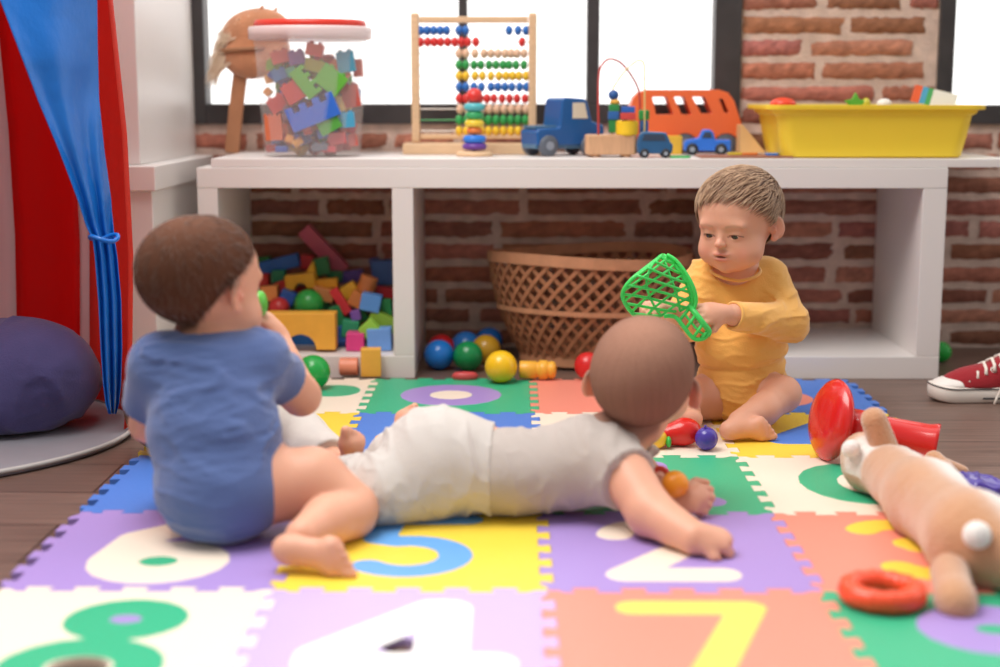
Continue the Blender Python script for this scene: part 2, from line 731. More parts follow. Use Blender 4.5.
# ------------------------------------------------------------------ white cabinet at the left
wht = mat('white_laminate', 'e9e4e1', .38, var=(3, .015))
gapm = mat('cabinet_gap', '2a2726', .8)
cab = empty('wardrobe_cabinet', (-.78, 2.98, 0), 'tall narrow white chest of drawers standing behind the striped play tent', 'cabinet')
cx1, cy0 = -.700, 2.74
s = MB(); s.bb(-.80, -.672, cy0 - .035, WY - .012, .0, .385); s.build('lower_carcass', wht, cab, bevel=.003)
s = MB(); s.bb(-.795, -.662, cy0 - .048, WY - .012, .385, .432); s.build('ledge', wht, cab, bevel=.003)
s = MB(); s.bb(-.80, cx1, cy0, WY - .012, .432, 1.9); s.build('upper_carcass', wht, cab, bevel=.003)
for z0, z1 in ((.435, .60), (.606, .80), (.806, 1.0), (1.006, 1.25), (1.256, 1.6)):
    s = MB(); s.bb(-.795, cx1 - .055, cy0 - .018, cy0 - .001, z0, z1); d = s.build('drawer', wht, cab, bevel=.002)
    k = MB(); k.bb(-.79, -.765, cy0 - .030, cy0 - .0175, z1 - .03, z1 - .018); k.build('handle', wht, d, bevel=.003)
for z0, z1 in ((.012, .19), (.196, .378)):
    s = MB(); s.bb(-.795, -.735, cy0 - .053, cy0 - .036, z0, z1); d = s.build('drawer', wht, cab, bevel=.002)
    k = MB(); k.bb(-.79, -.765, cy0 - .065, cy0 - .0525, z1 - .03, z1 - .018); k.build('handle', wht, d, bevel=.003)

# ------------------------------------------------------------------ low white bench and the board lying on it
BY0, BY1 = 2.86, 3.222
bench = empty('storage_bench', (.115, 3.04, 0), 'long low white storage bench with open compartments in front of the brick wall', 'bench')
s = MB(); s.bb(-.622, .853, BY0, BY1, .381, .421); s.build('top_slab', wht, bench, bevel=.0015)
for x0, x1 in ((-.622, -.582), (-.238, -.196), (.425, .467), (.806, .853)):
    s = MB(); s.bb(x0, x1, BY0 + .0005, BY1, .046, .381); s.build('side_panel', wht, bench, bevel=.0015)
for x0, x1 in ((-.622, -.196), (.425, .853)):
    s = MB(); s.bb(x0, x1, BY0, BY1, 0, .046); s.build('bottom_board', wht, bench, bevel=.0015)
TOPZ = .4385
s = MB(); s.bb(-.594, .985, BY0 + .004, WY - .012, .4215, TOPZ)
tag(s.build('shelf_board', wht, bevel=.0015), 'long thin white board lying on top of the storage bench', 'shelf')

# ------------------------------------------------------------------ foam mat tiles
S = .309
X0, Y0 = .040, 1.567
MT = .010


def edge_pts(n=5, A=.0078):
    """offset wave from 0 to S; (t, off)"""
    mgn = .018
    p = (S - 2 * mgn) / n
    pts = [(0, 0), (mgn * .7, 0)]
    for k in range(n):
        a = mgn + k * p
        for u, o in ((.0, -1), (.23, -1), (.17, .85), (.22, 1), (.68, 1), (.73, .85), (.67, -1), (.9, -1)):
            pts.append((a + u * p, o * A))
    pts += [(S - mgn * .7, 0)]
    return pts


EP = edge_pts()


def tile(cx, cy, col, label, holes=(), figure=None, name='foam_mat_tile'):
    """cx, cy: integer grid position (column, row)"""
    ox, oy = X0 + S * cx, Y0 + S * cy
    g = .0004
    poly = []
    for t, o in EP: poly.append((ox + t, oy + o + g))
    for t, o in EP: poly.append((ox + S + o - g, oy + t))
    for t, o in reversed(EP): poly.append((ox + t + .0 * S, oy + S + o - g)) if t else poly.append((ox, oy + S))
    # top edge runs right to left and must start at the corner
    for t, o in reversed(EP): poly.append((ox + o + g, oy + t))
    # corners: wave has no closing point at t = S, so add them
    n = len(EP)
    poly = poly[:n] + [(ox + S, oy)] + poly[n:2 * n][1:] + [(ox + S, oy + S)] + poly[2 * n:3 * n - 1] + [(ox, oy + S)] + poly[3 * n:4 * n - 1]
    bm = bmesh.new()

    def loop(pts):
        vs = [bm.verts.new((float(x), float(y), 0)) for x, y in pts]
        return [bm.edges.new((vs[i], vs[(i + 1) % len(vs)])) for i in range(len(vs))]
    es = loop(poly)
    for (hx, hy, rx, ry) in holes:
        es += loop([(ox + S * hx + rx * math.cos(2 * PI * k / 28), oy + S * hy + ry * math.sin(2 * PI * k / 28)) for k in range(28)])
    bmesh.ops.triangle_fill(bm, use_beauty=True, use_dissolve=True, edges=es)
    fs = list(bm.faces)
    ex = bmesh.ops.extrude_face_region(bm, geom=fs)
    bmesh.ops.translate(bm, verts=[q for q in ex['geom'] if isinstance(q, bmesh.types.BMVert)], vec=(0, 0, MT - .0006))
    bmesh.ops.recalc_face_normals(bm, faces=bm.faces)
    bmesh.ops.translate(bm, verts=bm.verts, vec=(0, 0, .0006))
    me = D.meshes.new(name)
    bm.to_mesh(me); bm.free()
    o = link(name, me, foam(col), origin=(ox + S / 2, oy + S / 2, 0))
    tag(o, label, 'mat tile', 'interlocking foam mat tiles on the floor')
    o['group'] = 'interlocking foam mat tiles on the floor'
    if figure:
        for nm, strokes, th, fcol in figure:
            pr = []
            for st in strokes:
                if len(st) == 4 and not hasattr(st[0], '__len__'):  # ellipse blob: hx, hy, rx, ry
                    pr.append(('e', ox + S * st[0], oy + S * st[1], st[2], st[3]))
                else:
                    for a, c in zip(st[:-1], st[1:]):
                        pr.append(('s', ox + S * a[0], oy + S * a[1], ox + S * c[0], oy + S * c[1]))
            F = Field((ox + .01, oy + .01, MT - .0045), (ox + S - .01, oy + S - .01, MT + .0022), .0022)
            F.ax[2] = np.array([MT - .0042, MT - .0028, MT - .0012, MT + .0002, MT + .0012, MT + .0022])
            F.D = np.full([len(a) for a in F.ax], 1., np.float32)
            X, Y, Z = F.ax[0][:, None, None], F.ax[1][None, :, None], F.ax[2][None, None, :]
            d2 = np.full((len(F.ax[0]), len(F.ax[1]), 1), 1.)
            for p in pr:
                if p[0] == 'e':
                    q = np.sqrt(((X - p[1]) / p[3]) ** 2 + ((Y - p[2]) / p[4]) ** 2)
                    d2 = np.minimum(d2, (q - 1) * min(p[3], p[4]))
                else:
                    ax_, ay_, bx_, by_ = p[1:]
                    l2 = (bx_ - ax_) ** 2 + (by_ - ay_) ** 2 + 1e-12
                    t = np.clip(((X - ax_) * (bx_ - ax_) + (Y - ay_) * (by_ - ay_)) / l2, 0, 1)
                    d2 = np.minimum(d2, np.sqrt((X - ax_ - t * (bx_ - ax_)) ** 2 + (Y - ay_ - t * (by_ - ay_)) ** 2) - th)
            zc = MT - .001 - (.0003 if 'counter' in nm else 0)
            F.D = np.maximum(d2, np.abs(Z - zc) - .0016).astype(np.float32)
            F.build(nm, foam(fcol), o)
    return o


def arc(cx, cy, rx, ry, a0, a1, n=18):
    return [(cx + rx * math.cos(math.radians(a0 + (a1 - a0) * k / n)), cy + ry * math.sin(math.radians(a0 + (a1 - a0) * k / n))) for k in range(n + 1)]


C_CREAM, C_GREEN, C_PURP, C_YEL, C_SAL, C_BLUE = 'f2e3d0', '35b183', 'a68ccf', 'f3d245', 'ec8f7c', '4f80d6'
C_LBLUE = '62a4e6'
RG = [[(.5, .5)]]
tile(-2, -1, C_CREAM, 'cream foam tile with a green number eight at the front left', holes=[(.5, .27, .030, .026)],
     figure=[('number_eight', [arc(.54, .69, .135, .12, 0, 360), arc(.5, .27, .19, .165, 0, 360)], .0245, C_GREEN), ('counter_insert', [(.54, .69, .022, .018)], 0, C_PURP)])
tile(-1, -1, 'c3aee0', 'pale purple foam tile with a white number four', holes=[(.50, .46, .020, .022)],
     figure=[('number_four', [[(.64, .14), (.64, .80), (.60, .80), (.26, .38), (.26, .30), (.80, .30)]], .029, 'fbfaf8')])
tile(0, -1, C_SAL, 'salmon foam tile with a yellow number seven',
     figure=[('number_seven', [[(.30, .82), (.70, .82), (.46, .14)]], .021, 'f6d967')])
tile(1, -1, C_GREEN, 'green foam tile with a purple number nine, front right',
     figure=[('number_nine', [arc(.5, .62, .16, .14, 0, 360), [(.66, .6), (.62, .3), (.40, .14)]], .030, C_PURP)])
tile(2, -1, C_SAL, 'salmon foam tile in the right front corner, partly cut off')
tile(-2, 0, C_PURP, 'purple foam tile with a cream number six under the blue-dressed baby',
     figure=[('number_six', [arc(.5, .32, .175, .16, 0, 360), [(.32, .34), (.36, .62), (.55, .80)]], .031, C_CREAM), ('counter_insert', [(.5, .32, .030, .025)], 0, C_GREEN)])
tile(-1, 0, C_YEL, 'yellow foam tile with a blue number five',
     figure=[('number_five', [[(.68, .89), (.36, .89), (.33, .62)] + arc(.46, .40, .19, .19, 105, -140)], .021, C_LBLUE)])
tile(0, 0, C_PURP, 'purple foam tile with a cream number two, under the crawling baby\'s hands',
     figure=[('number_two', [arc(.45, .66, .16, .16, 170, -10) + [(.55, .50), (.30, .18), (.66, .18)]], .024, C_CREAM)])
tile(1, 0, C_SAL, 'salmon foam tile with a yellow number three beside the plush toy',
     figure=[('number_three', [arc(.45, .70, .14, .13, 150, -80), arc(.50, .36, .17, .17, 90, -150)], .022, C_YEL)])
tile(-2, 1, C_BLUE, 'blue foam tile at the left edge of the mat beside the wooden floor')
tile(-1, 1, C_YEL, 'yellow foam tile mostly hidden under the crawling baby\'s legs')
tile(0, 1, C_GREEN, 'green foam tile with a purple number one in the middle of the mat',
     figure=[('number_one', [[(.40, .66), (.54, .82), (.54, .18)], [(.32, .18), (.74, .18)]], .026, C_PURP)])
tile(1, 1, C_CREAM, 'cream foam tile with a green zero under the plush toy\'s head',
     figure=[('number_zero', [arc(.5, .5, .20, .27, 0, 360)], .028, C_GREEN)])
tile(-2, 2, C_YEL, 'yellow foam tile behind the blue-dressed baby',
     figure=[('letter_cutout', [arc(.5, .5, .2, .22, 0, 360)], .03, C_BLUE)])
tile(-1, 2, C_BLUE, 'blue foam tile with a small orange piece beyond the crawling baby\'s feet',
     figure=[('round_insert', [(.24, .40, .030, .030)], 0, 'f4b13c')])
tile(0, 2, C_CREAM, 'cream foam tile between the crawling baby and the salmon tile')
tile(1, 2, C_YEL, 'yellow foam tile with a blue number under the yellow-dressed baby',
     figure=[('number_four', [[(.70, .12), (.70, .84), (.30, .36), (.86, .36)]], .030, C_BLUE)])
tile(-2, 3, C_CREAM, 'cream foam tile with a green round piece in front of the block compartment',
     figure=[('round_insert', [(.78, .62, .05, .055)], 0, C_GREEN)])
tile(-1, 3, C_GREEN, 'green foam tile with a purple ring in front of the bench',
     figure=[('ring_insert', [arc(.50, .5, .218, .22, 0, 360)], .0275, C_PURP), ('counter_insert', [(.5, .5, .0402, .0402)], 0, C_CREAM)])
tile(0, 3, C_SAL, 'salmon foam tile in front of the wicker basket')
tile(1, 3, C_BLUE, 'blue foam tile with a salmon disc at the far right of the mat',
     figure=[('round_insert', [(.42, .42, .075, .075)], 0, C_SAL), ])

# ------------------------------------------------------------------ play tent
TC, TR, TE = np.array([-1.222, 2.345]), .585, .72
BU = lambda z: float(np.interp(z, [0, .1, .3, .5, .75, 1.2], [-.004, .006, .016, .014, -.002, -.02]))
tentE = empty('play_tent', (TC[0], TC[1], 0), 'red and white striped play tent with a blue curtain at the left edge', 'tent')
fred = mat('tent_red_nylon', 'ee1412', .42, spec=.3, transl=.5, bump=(18, .5))
fpink = mat('tent_white_nylon', 'f0cfd0', .5, spec=.3, transl=.35, bump=(18, .4))
fblue = mat('tent_blue_nylon', '1878d8', .30, spec=.6, transl=.2, bump=(22, 1.0, (1, 1, .7)))
fpip = mat('grey_piping', '8f7f86', .6)




def wallarc(a0, a1, z0=.012, z1=1.15, n=None):
    n = n or max(3, int((a1 - a0) / 3))
    rs = []
    for k in range(n + 1):
        a = math.radians(a0 + (a1 - a0) * k / n)
        rr = TR - .008 + .004 * math.sin(a * 23) * 1
        c_, s_ = math.cos(a), math.sin(a)
        lean = .0
        rs.append([np.array([TC[0] + (rr + BU(z)) * c_, TC[1] + TE * (rr + BU(z)) * s_, z]) for z in (z0, .1, .2, .3, .4, .5, .62, .75, .95, z1) for q in (0,)])
    s = MB()
    n2 = len(rs[0])
    vs = [p for r_ in rs for p in r_]
    s.add(vs, [(i * n2 + j, (i + 1) * n2 + j, (i + 1) * n2 + j + 1, i * n2 + j + 1) for i in range(n) for j in range(n2 - 1)], True)
    return s


def tang(px):
    best = None
    rr = TR - .008 + BU(.45)
    for a in np.linspace(22, 100, 600):
        p = np.array([TC[0] + rr * math.cos(math.radians(a)), TC[1] + TE * rr * math.sin(math.radians(a))])
        q = p[0] / p[1] - float(P(px, 250, 2.7)[0] / 2.7)
        if best is None or abs(q) < best[0]: best = (abs(q), float(a))
    return best[1]


A1, A2, A3 = tang(90), tang(82), tang(16)
STR = [(1, A1, mat('tent_sheer_red', 'f24a3a', .45, spec=.3, transl=.45, bump=(18, .5))), (A1, A2, fpink), (A2, A3, fred), (A3, 96, fpink), (96, 126, fred), (126, 156, fpink), (156, 186, fred), (186, 216, fpink)]
for a0, a1, mm in STR:
    wallarc(a0, a1).build('wall_panel', mm, tentE, solid=.0016)
    a = math.radians(a1)
    p = [np.array([TC[0] + (TR - .003 + BU(z_)) * math.cos(a), TC[1] + TE * (TR - .003 + BU(z_)) * math.sin(a), z_]) for z_ in np.linspace(.012, 1.15, 12)]
    q = MB(); q.tube(p, .0028, 6); q.build('seam_piping', fpip, tentE)
s = MB()
s.lathe([(TR - .07, 1.15), (TR * .6, 1.45), (.01, 1.75)], (TC[0], TC[1], 0), n=36, caps=False, sy=TE)
s.build('roof', fred, tentE, solid=.0016)
s = MB(); s.lathe([(TR - .001, .0012), (TR, .004), (TR - .003, .007)], (TC[0], TC[1], 0), n=64, sy=TE)
s.build('groundsheet', mat('tent_groundsheet', '8d8b93', .6, bump=(25, .4), var=(5, .06)), tentE)
s = MB(); s.tube([(TC[0] + (TR + .001) * math.cos(2 * PI * k / 72), TC[1] + TE * (TR + .001) * math.sin(2 * PI * k / 72), .009) for k in range(72)], .0042, 6, closed=True)
s.build('groundsheet_piping', mat('grey_white_piping', 'b9b6b4', .6), tentE)
# curtain: gathered sheet hanging at the near right side of the opening
rowsy = [(-430, -150, 92), (-60, -25, 96), (0, 0, 97), (50, 19, 97.5), (100, 38, 99), (150, 59, 104), (200, 78, 111), (225, 86, 113), (240, 93, 114.5), (256, 95, 117), (300, 98.5, 121), (350, 101, 122), (385, 103.5, 121), (404, 106, 119), (414, 109, 116)]
rs = []
cn = sinnoise(77, 7)
rowsy = sorted(rowsy + [(y_, np.interp(y_, [q_[0] for q_ in rowsy], [q_[1] for q_ in rowsy]), np.interp(y_, [q_[0] for q_ in rowsy], [q_[2] for q_ in rowsy])) for y_ in range(-418, 412, 12) if all(abs(y_ - q_[0]) > 4 for q_ in rowsy)])
nn = 56
for i, (py, xa, xb) in enumerate(rowsy):
    ring = []
    gath = min(1, max(0, (py - 60) / 180))
    for k in range(nn + 1):
        u = k / nn
        px = xa + (xb - xa) * u
        amp = .003 + .006 * gath
        fq = 1.6 + 1.7 * gath
        Yd = 2.13 + .12 * u + .06 * gath * (1 - u) + amp * math.sin(u * 2 * PI * fq * .8 + .4 * math.sin(py * .02)) - .010 * math.sin(u * PI) * (1 - gath)
        Yd += .0045 * float(cn(px * .01, py * .01, .3)) * (1 - .5 * gath)
        ring.append(P(px, py, Yd))
    rs.append(ring)
# smooth interpolation between rows
dense = []
for i in range(len(rs) - 1):
    for t in np.linspace(0, 1, 3)[:-1]:
        dense.append([a * (1 - t) + b_ * t for a, b_ in zip(rs[i], rs[i + 1])])
dense.append(rs[-1])
s = MB(); s.rings(dense, closed=False, caps=False)
s.build('curtain', fblue, tentE, solid=.0014)
kn = P(104, 238, 2.20)
s = MB()
s.tube([kn + np.array([.021 * math.cos(a), .020 * math.sin(a), .004 * math.sin(2 * a)]) for a in np.linspace(0, 2 * PI, 20)[:-1]], .0035, 6, closed=True)
s.build('curtain_tie', fblue, tentE)

# purple cushion on the tent floor
pc = P(30, 368, 2.27)
prs = [('ell', (-.862, 2.40, .098), (.165, .115, .090), rotm('Y', 8), .02),
       ('ell', (-.80, 2.37, .105), (.100, .09, .088), rotm('Y', -12), .05),
       ('ell', (-.92, 2.34, .070), (.14, .09, .060), rotm('Y', 10), .05)]
F = field_for(prs, .005, pad=.03)
nf = sinnoise(3, 34); nf2 = sinnoise(8, 80)
F.disp(wr_noise(.010, 30, 61, (.8, .8, 1))).clip(lambda X, Y, Z: (.012 - Z) + 0 * X + 0 * Y)
cu = F.build('floor_cushion', mat('purple_cotton', '4c4578', .85, sheen=.2, bump=(300, .3), var=(14, .08)), origin=(pc[0], 2.34, .01))
tag(cu, 'crumpled dark purple cushion lying on the tent floor', 'cushion')
# ------------------------------------------------------------------ helpers for toys
def cutout(outer, holes, o, ux, uy, depth, name, m, parent=None, bevel=.001, smoothb=2):
    """flat shape with holes, extruded; o = centre plane origin"""
    o, ux, uy = np.array(o, float), np.array(ux, float), np.array(uy, float)
    nz = np.cross(ux, uy)
    bm = bmesh.new()
    es = []
    for lp in [outer] + list(holes):
        vs = [bm.verts.new(tuple(o + ux * p[0] + uy * p[1] - nz * depth / 2)) for p in lp]
        es += [bm.edges.new((vs[i], vs[(i + 1) % len(vs)])) for i in range(len(vs))]
    bmesh.ops.triangle_fill(bm, use_beauty=True, use_dissolve=True, edges=es)
    ex = bmesh.ops.extrude_face_region(bm, geom=list(bm.faces))
    bmesh.ops.translate(bm, verts=[q for q in ex['geom'] if isinstance(q, bmesh.types.BMVert)], vec=tuple(nz * depth))
    bmesh.ops.recalc_face_normals(bm, faces=bm.faces)
    me = D.meshes.new(name)
    bm.to_mesh(me); bm.free()
    ob = link(name, me, m, parent)
    if bevel:
        q = ob.modifiers.new('bevel', 'BEVEL'); q.width = bevel; q.segments = smoothb; q.limit_method = 'ANGLE'; q.angle_limit = .6
    return ob


def rrect(x0, x1, y0, y1, r, n=5):
    pts = []
    for cx, cy, a in ((x1 - r, y1 - r, 0), (x0 + r, y1 - r, 90), (x0 + r, y0 + r, 180), (x1 - r, y0 + r, 270)):
        for k in range(n + 1):
            t = math.radians(a + 90 * k / n)
            pts.append((cx + r * math.cos(t), cy + r * math.sin(t)))
    return pts


def top(px, py):
    return G(px, py, TOPZ)


wood = mat('beech_wood', 'e0bd96', .5, var=(30, .08, (1, 1, 8)))
wood2 = mat('pine_wood', 'cfa27c', .55, var=(26, .10, (8, 1, 1)))
black = mat('black_rubber', '2b2d33', .6)
grey = mat('grey_rubber', '5d6470', .5)
RED, BLUE, GRN, YEL, ORG, PUR = 'd8332f', '2a6fc0', '2f9e4f', 'f2c531', 'f0894a', '6a4fa8'

# ------------------------------------------------------------------ clear tub full of bricks, red lid
b0 = np.array([float(P(310, 154, 2.98)[0]), 2.975, TOPZ])
k = b0[1] / FPX
tub = empty('clear_bucket', (b0[0], b0[1], TOPZ), 'clear plastic tub with a red lid, packed with coloured toy bricks', 'tub')
zt = float(P(307, 27, b0[1])[2])
H_ = zt - TOPZ
cxb = float(P(311, 100, b0[1])[0])
clear = mat('clear_plastic', 'f6eeee', .2, alpha=.12)
ro, ri = .098, .120
s = MB()
prof = [(.001, .001), (ro - .004, .001), (ro, .006)] + [(ro + (ri - .006 - ro) * t, .006 + (H_ - .03) * t) for t in np.linspace(.1, 1, 8)]
s.lathe(prof, (cxb, b0[1] + .01, TOPZ), n=48, caps=False, sy=.82)
s.build('bucket_wall', clear, tub, solid=.0016)
rimm = mat('milky_plastic', 'f6e6e6', .3, alpha=.75)
s = MB()
s.lathe([(ri - .006, H_ - .026), (ri + .004, H_ - .024), (ri + .005, H_ - .004), (ri + .002, H_), (ri - .005, H_), (ri - .006, H_ - .004)], (cxb, b0[1] + .01, TOPZ), n=48, caps=False, sy=.82)
s.build('bucket_rim', rimm, tub)
s = MB()
s.lathe([(.0, H_ + .004), (ri - .03, H_ + .004), (ri - .026, H_ + .012), (ri - .010, H_ + .013), (ri - .007, H_ + .008), (ri - .0065, H_ - .004), (.0, H_ - .002)], (cxb, b0[1] + .01, TOPZ), n=48, caps=False, sy=.82)
s.build('lid', plastic('d93a2c'), tub)


def castle(name, c, R, wd, hg, dp, col, n=3, **tg):
    """block with a notched upper edge"""
    poly = [(-wd / 2, -hg / 2), (wd / 2, -hg / 2)]
    q = wd / (2 * n + 1)
    x = wd / 2
    y1, y2 = hg / 2, hg / 2 - q * .9
    poly.append((x, y1))
    for i in range(n):
        poly += [(x - q, y1), (x - q, y2), (x - 2 * q, y2), (x - 2 * q, y1)]
        x -= 2 * q
    poly.append((-wd / 2, y1))
    R = np.array(R)
    return tag(cutout(poly, [], c, R[:, 0], R[:, 2] * 1, dp, name, plastic(col, .4), bevel=.0008), **tg)


def rr(deg, tilt=0, yaw=0):
    return rotm('Z', yaw) @ rotm('Y', -deg) @ rotm('X', tilt)


TY = b0[1] + .01
gT = 'toy bricks inside the clear tub'
front = lambda px, d=.0: TY - .82 * math.sqrt(max(1e-4, (ro + .008) ** 2 - (float(P(px, 100, TY)[0]) - cxb) ** 2)) + .018 + d
spec = [(313, 112, 50, 24, 22, '2e6fd6', 'cast', 'blue notched toy brick lying across the middle of the clear tub'),
        (306, 82, 32, 16, -52, '5db33a', 'cast', 'green notched toy brick leaning in the clear tub'),
        (331, 80, 27, 22, -38, '62b63c', 'box', 'green rectangular toy brick in the upper middle of the clear tub'),
        (346, 62, 17, 20, 8, '4f9bb8', 'box', 'teal toy brick at the top right of the clear tub'),
        (294, 92, 20, 20, 30, 'c9463f', 'box', 'dark red toy brick left of the green notched one in the tub'),
        (329, 124, 22, 16, 28, '55aa45', 'cast', 'green notched toy brick low in the clear tub'),
        (347, 120, 15, 15, 5, '4aa7cf', 'box', 'light blue toy brick low at the right of the clear tub'),
        (274, 127, 17, 26, 3, 'd9744c', 'cast', 'orange tower-shaped toy brick low at the left of the clear tub'),
        (340, 70, 22, 10, -45, 'd7704e', 'box', 'orange toy brick leaning between green and teal bricks in the tub'),
        (340, 104, 7, 15, 25, 'eec274', 'box', 'small cream toy brick beside the blue notched brick in the tub'),
        (351, 96, 17, 22, 10, 'cf5c50', 'box', 'pale red toy brick at the right side of the clear tub'),
        (297, 58, 15, 13, 10, '7a5a9e', 'box', 'purple toy brick near the top of the clear tub'),
        (315, 50, 17, 12, -12, 'd45743', 'box', 'red toy brick at the very top of the pile in the tub'),
        (281, 57, 18, 12, 14, 'd76a58', 'box', 'red toy brick at the upper left of the clear tub'),
        (315, 66, 20, 12, -14, '9a9a3c', 'box', 'olive toy brick under the top of the pile in the tub'),
        (280, 75, 14, 11, 20, '3f7fb5', 'box', 'blue toy brick at the left of the clear tub, upper half'),
        (292, 72, 10, 10, 20, '3ea08a', 'box', 'teal toy brick left of the green notched one'),
        (278, 104, 18, 15, 30, 'c8453f', 'box', 'dark red toy brick above the orange tower-shaped one'),
        (291, 114, 15, 13, 0, '7d6470', 'box', 'dull purple toy brick beside the blue notched one'),
        (337, 138, 18, 12, 8, 'd2535b', 'box', 'red toy brick on the bottom of the tub, right of centre'),
        (323, 134, 10, 8, 15, '3a66b0', 'box', 'small dark blue toy brick near the bottom of the tub'),
        (298, 142, 10, 8, 30, 'efb45a', 'cyl', 'small orange peg on the bottom of the tub'),
        (290, 139, 8, 9, -20, 'e9a44a', 'cyl', 'small amber peg on the bottom of the tub'),
        (282, 149, 12, 6, 0, '3765b8', 'box', 'blue toy brick in the bottom left corner of the tub'),
        (272, 148, 10, 7, 8, 'c24b44', 'box', 'red toy brick in the bottom left corner of the tub'),
        (320, 147, 16, 7, 5, '67707e', 'box', 'grey toy brick on the bottom of the tub'),
        (329, 149, 14, 6, 0, 'd04a52', 'box', 'flat red toy brick on the bottom of the tub'),
        (353, 140, 9, 12, 8, 'd56b62', 'box', 'pale red toy brick in the bottom right corner of the tub'),
        (269, 79, 7, 8, 15, 'ecb15e', 'box', 'small amber toy brick at the left wall of the tub'),
        (268, 92, 7, 7, 45, 'e6a34e', 'box', 'small orange toy brick at the left wall of the tub'),
        (358, 68, 9, 17, 4, 'd4604e', 'box', 'red toy brick against the right wall of the tub'),
        (357, 96, 7, 14, 0, '5a86c8', 'box', 'pale blue toy brick against the right wall of the tub'),
        (308, 130, 8, 9, 12, 'd05a4c', 'box', 'small red toy brick under the blue notched one'),
        (275, 66, 16, 10, -6, '7fae3f', 'box', 'green toy brick at the upper left wall of the tub')]
for i, (px, py, w_, h_, rot, col, kind, lab) in enumerate(spec):
    Yf = front(px, .012 if i > 7 else 0)
    kk = Yf / FPX
    c = P(px, py, Yf)
    if h_ < 9 and py > 140: c[2] = max(c[2], TOPZ + .009)
    R = rr(rot)
    if kind == 'cast':
        castle('toy_brick', c, R, w_ * kk, h_ * kk, .020, col, label=lab, cat='toy brick', group=gT)
    elif kind == 'cyl':
        s = MB(); s.cyl(c - R[:, 0] * w_ * kk / 2, c + R[:, 0] * w_ * kk / 2, h_ * kk / 2)
        tag(s.build('toy_peg', plastic(col, .4), bevel=.001), lab, 'toy peg', gT)
    else:
        s = MB(); s.box(c, (w_ * kk, .020, h_ * kk), R)
        for q in (-.25, .25):
            if w_ > 13: s.cyl(c + R[:, 2] * h_ * kk / 2 + R[:, 0] * q * w_ * kk, c + R[:, 2] * (h_ * kk / 2 + .004) + R[:, 0] * q * w_ * kk, .0045, n=12)
        tag(s.build('toy_brick', plastic(col, .4), bevel=.001), lab, 'toy brick', gT)
r = random.Random(4)
fillc = {'red': 'c9463f', 'green': '5aa844', 'blue': '3d6fc0', 'orange': 'dd7d4a', 'purple': '78619a', 'yellow': 'e0bd4a'}
for i in range(96):
    zz = .018 + (H_ - .082) * (i / 96)
    rad = (ro - .026 + .008 * i / 96) * math.sqrt(r.uniform(.05, 1))
    an = r.uniform(0, 2 * PI)
    nm = r.choice(list(fillc))
    s = MB(); s.box((cxb + rad * math.cos(an), TY + .012 + .74 * rad * math.sin(an), TOPZ + zz), (r.uniform(.028, .042), .022, .024), rr(r.uniform(-50, 50), r.uniform(-20, 20), r.uniform(0, 180)))
    tag(s.build('toy_brick', plastic(fillc[nm], .4), bevel=.001), 'small %s toy brick deep inside the pile in the clear tub' % nm, 'toy brick', 'small %s bricks deep in the clear tub' % nm)

# ------------------------------------------------------------------ hobby horse behind the tub
HY = 3.16
hb = P(232, 150, HY)
horse = empty('hobby_horse', (hb[0], HY, TOPZ), 'brown plush hobby horse on a wooden stick, half hidden behind the clear tub', 'toy horse')
s = MB(); s.ribbon([(hb[0], HY, TOPZ), P(236, 110, HY), P(241, 70, HY), P(245, 55, HY)], [(0, -1, 0)] * 4, .030, .014)
s.build('stick', mat('brown_stick', 'b07a56', .6, var=(20, .1)), horse, bevel=.002)
e = lambda px, py, rx, rz, ry=.03, k_=.012, rot=0: ('ell', P(px, py, HY), (rx * HY / FPX, ry, rz * HY / FPX), rotm('Y', rot), k_)
F = field_for([e(256, 30, 33, 21, .034, rot=-8), e(247, 57, 26, 21, .036, rot=20), e(270, 52, 20, 24, .03)], .003)
F.build('head', mat('brown_plush', 'c98a62', .95, sheen=.6, bump=(220, .9), var=(40, .1)), horse)
F = field_for([('cap', P(252, 22, HY - .01), P(263, 6, HY - .01), .011, .003, .004), ('cap', P(268, 20, HY + .02), P(277, 8, HY + .02), .010, .003, .004)], .0025)
F.build('ear', mat('brown_plush', 'b97a52'), horse)
s = MB()
r = random.Random(2)
for i in range(420):
    t = r.random()
    a = P(224 + 20 * (1 - t) + r.uniform(-6, 6), 16 + 50 * t, HY + r.uniform(-.03, .03))
    L_ = r.uniform(14, 26)
    b_ = P(217 - r.uniform(0, 14) + 12 * (1 - t), 16 + 50 * t + L_, HY + r.uniform(-.035, .035))
    md = (a + b_) / 2 + np.array([-.006, 0, .004])
    s.tube([a, md, b_], [.0011, .0009, .0003], 4)
s.build('mane', mat('blond_yarn', 'f4dcc0', .9, sheen=.3), horse)
s = MB()
s.tube([P(247, 50, HY) + np.array([.058 * math.cos(a), .040 * math.sin(a), .004 * math.cos(a)]) for a in np.linspace(0, 2 * PI, 28)[:-1]], .0045, 6, closed=True)
s.build('bridle', mat('tan_leather', '9a6a48', .6), horse)
s = MB(); s.ball(P(262, 30, HY - .032), .005, 12); s.build('eye', black, horse)

